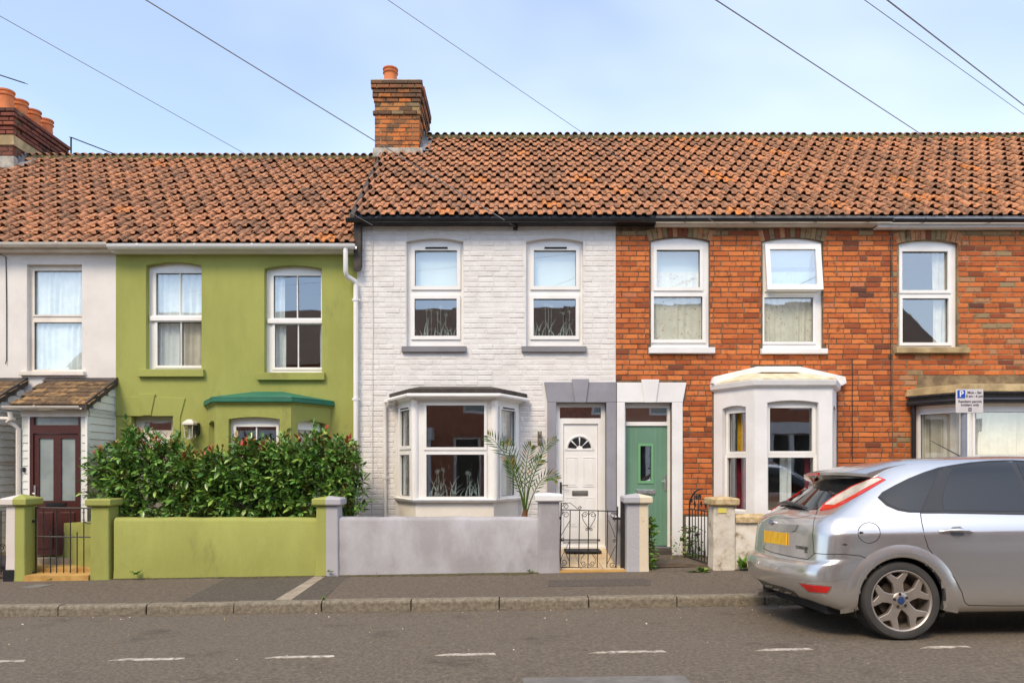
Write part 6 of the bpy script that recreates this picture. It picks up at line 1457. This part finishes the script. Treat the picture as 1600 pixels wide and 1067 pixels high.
mb = MB(); mb.tube([(.06, .38, .235), (.25, .38, .235)], .032, 12); mb.build('exhaust', G['chrome'], car, smooth=True, local=True)
# roof spoiler
mb = MB(); rows = []
for k in range(17):
    v = -1+2*k/16; y = v*.60; q = abs(v)**2.4; xt = .50+.20*q; zt_ = 1.402-.035*q
    h = BV.ray_cast(Vector((xt+.34, y, 3)), Vector((0, 0, -1))); zl = h[0].z+.003 if h[0] else 1.40
    rows.append([(xt+.34, y, zl), (xt+.17, y, (zl+zt_)/2+.008), (xt+.03, y, zt_+.004), (xt, y, zt_-.008), (xt+.004, y, zt_-.034), (xt+.05, y, zt_-.045), (xt+.20, y, min(zl, zt_)-.06), (xt+.34, y, zl-.06)])
mb.loft(rows); mb.build('spoiler', G['paint'], car, smooth=True, local=True)
mb = MB(); mb.mesh([(.497, -.11, 1.393), (.497, .11, 1.393), (.494, .11, 1.370), (.494, -.11, 1.370), (.52, -.11, 1.395), (.52, .11, 1.395), (.52, .11, 1.368), (.52, -.11, 1.368)], [(0,1,2,3),(0,4,5,1),(3,2,6,7),(0,3,7,4),(1,5,6,2)]); mb.build('brake_light', G['redlens'], car, local=True)
wp = [proj(x, y) for x, y in ((1217, 786), (1232, 789), (1250, 793), (1262, 796))]
mb = MB(); mb.tube([p+n*o_ for (p, n), o_ in zip(wp, (.02, .035, .03, .018))], [.012, .02, .016, .008], 7); mb.build('wiper', G['blacktrim'], car, smooth=True, local=True)
mb = MB(); mb.tube([(1.55, -.0, 1.49), (1.95, -.0, 1.50)], .001, 4); mb.tube([(1.98, 0, 1.48), (1.62, 0, 1.68)], [.008, .003], 6); mb.build('roof_aerial', G['blacktrim'], car, local=True)
mb = MB(); mb.box(2.45, 2.62, -1.02, -.86, .98, 1.12); mb.build('door_mirror', G['paint'], car, bevel=.04, local=True)

# ------------------------------------------------------------------ moss and grit gathered along wall foot, kerb and gutter
def fringe(name, m, x0, x1, Y, w0, fz, dz, sgn, label, cat):
    r = random.Random(int(x0*100)); n = int((x1-x0)/.035); mb = MB(); w_ = w0*.6
    prev = None
    for k in range(n+1):
        X = x0+(x1-x0)*k/n; w_ = min(w0*1.7, max(w0*.12, w_+r.uniform(-.35, .35)*w0)); a = (X, Y, fz(X, Y)+dz); b = (X, Y+sgn*w_, fz(X, Y+sgn*w_)+dz*.6); c = (X, Y+sgn*w_*1.05, fz(X, Y)-.01)
        if prev: mb.mesh([prev[0], a, b, prev[1]], [(0, 1, 2, 3)]); mb.mesh([prev[1], b, c, prev[2]], [(0, 1, 2, 3)])
        prev = (a, b, c)
    o = mb.build(name, m); o['kind'] = 'stuff'; tag(o, label, cat)
G['moss'] = mat('moss_and_grit', sRGB(78, 68, 50), sRGB(92, 88, 46), 16, .95, .02, 30, stain=sRGB(60, 52, 42), stain_scale=12, stain_lo=.5)
G['grit'] = mat('gutter_grit', sRGB(92, 80, 66), sRGB(120, 104, 84), 20, .95, .012, 40, stain=sRGB(70, 62, 52), stain_scale=9, stain_lo=.5)
fringe('moss', G['moss'], wx(176), wx(842), YW-.02, .08, pave_z, .012, -1, 'dark moss and grit along the foot of the garden walls', 'moss')
fringe('moss', G['moss'], wx(1146), wx(1500), YW-.02, .09, pave_z, .012, -1, 'dark moss along the foot of the crumbling wall', 'moss')
fringe('gutter_grit', G['grit'], -8, 4, 7.645, .07, road_z, .006, -1, 'grit lying in the gutter along the kerb face', 'grit')

# cables clipped to the fronts
for h, x, y0, y1, m in ((H_white, 582.5, 358, 806, G['whitewall']), (H_red, 1331, 560, 720, G['iron']), (H_red, 1391, 372, 640, G['iron']), (H_end, 1416, 345, 372, G['iron'])):
    pts = [(PX(x+rnd.uniform(-.5, .5)), YF-.018, PZ(y0+(y1-y0)*k/10)) for k in range(11)]
    pipe(h, pts, .0055, m, name='cable')
# litter: stones and dead leaves on the road and in the gutter
lit = MB(); lr = random.Random(3)
for k in range(240):
    X = lr.uniform(-7.5, 7.5); Y = 7.6-abs(lr.gauss(0, .35)) if lr.random() < .6 else lr.uniform(4.5, 7.6); z = road_z(X, Y)+.003; q = lr.uniform(.004, .013); a = lr.random()*6.28
    lit.mesh([(X+q*math.cos(a), Y+q*math.sin(a), z), (X+q*math.cos(a+2.1), Y+q*math.sin(a+2.1), z), (X+q*math.cos(a+4.2), Y+q*math.sin(a+4.2), z), (X, Y, z+q*.9)], [(0, 1, 3), (1, 2, 3), (2, 0, 3)], lr.random())
G['litter'] = mat('stones_and_leaf_litter', None, None, rough=.9, ramp=[(0, sRGB(90, 70, 48)), (.5, sRGB(150, 122, 84)), (.8, sRGB(196, 176, 140)), (1, sRGB(220, 214, 204))])
o = lit.build('road_litter', G['litter']); o['kind'] = 'stuff'; tag(o, 'scattered small stones and leaf bits on the road', 'litter')
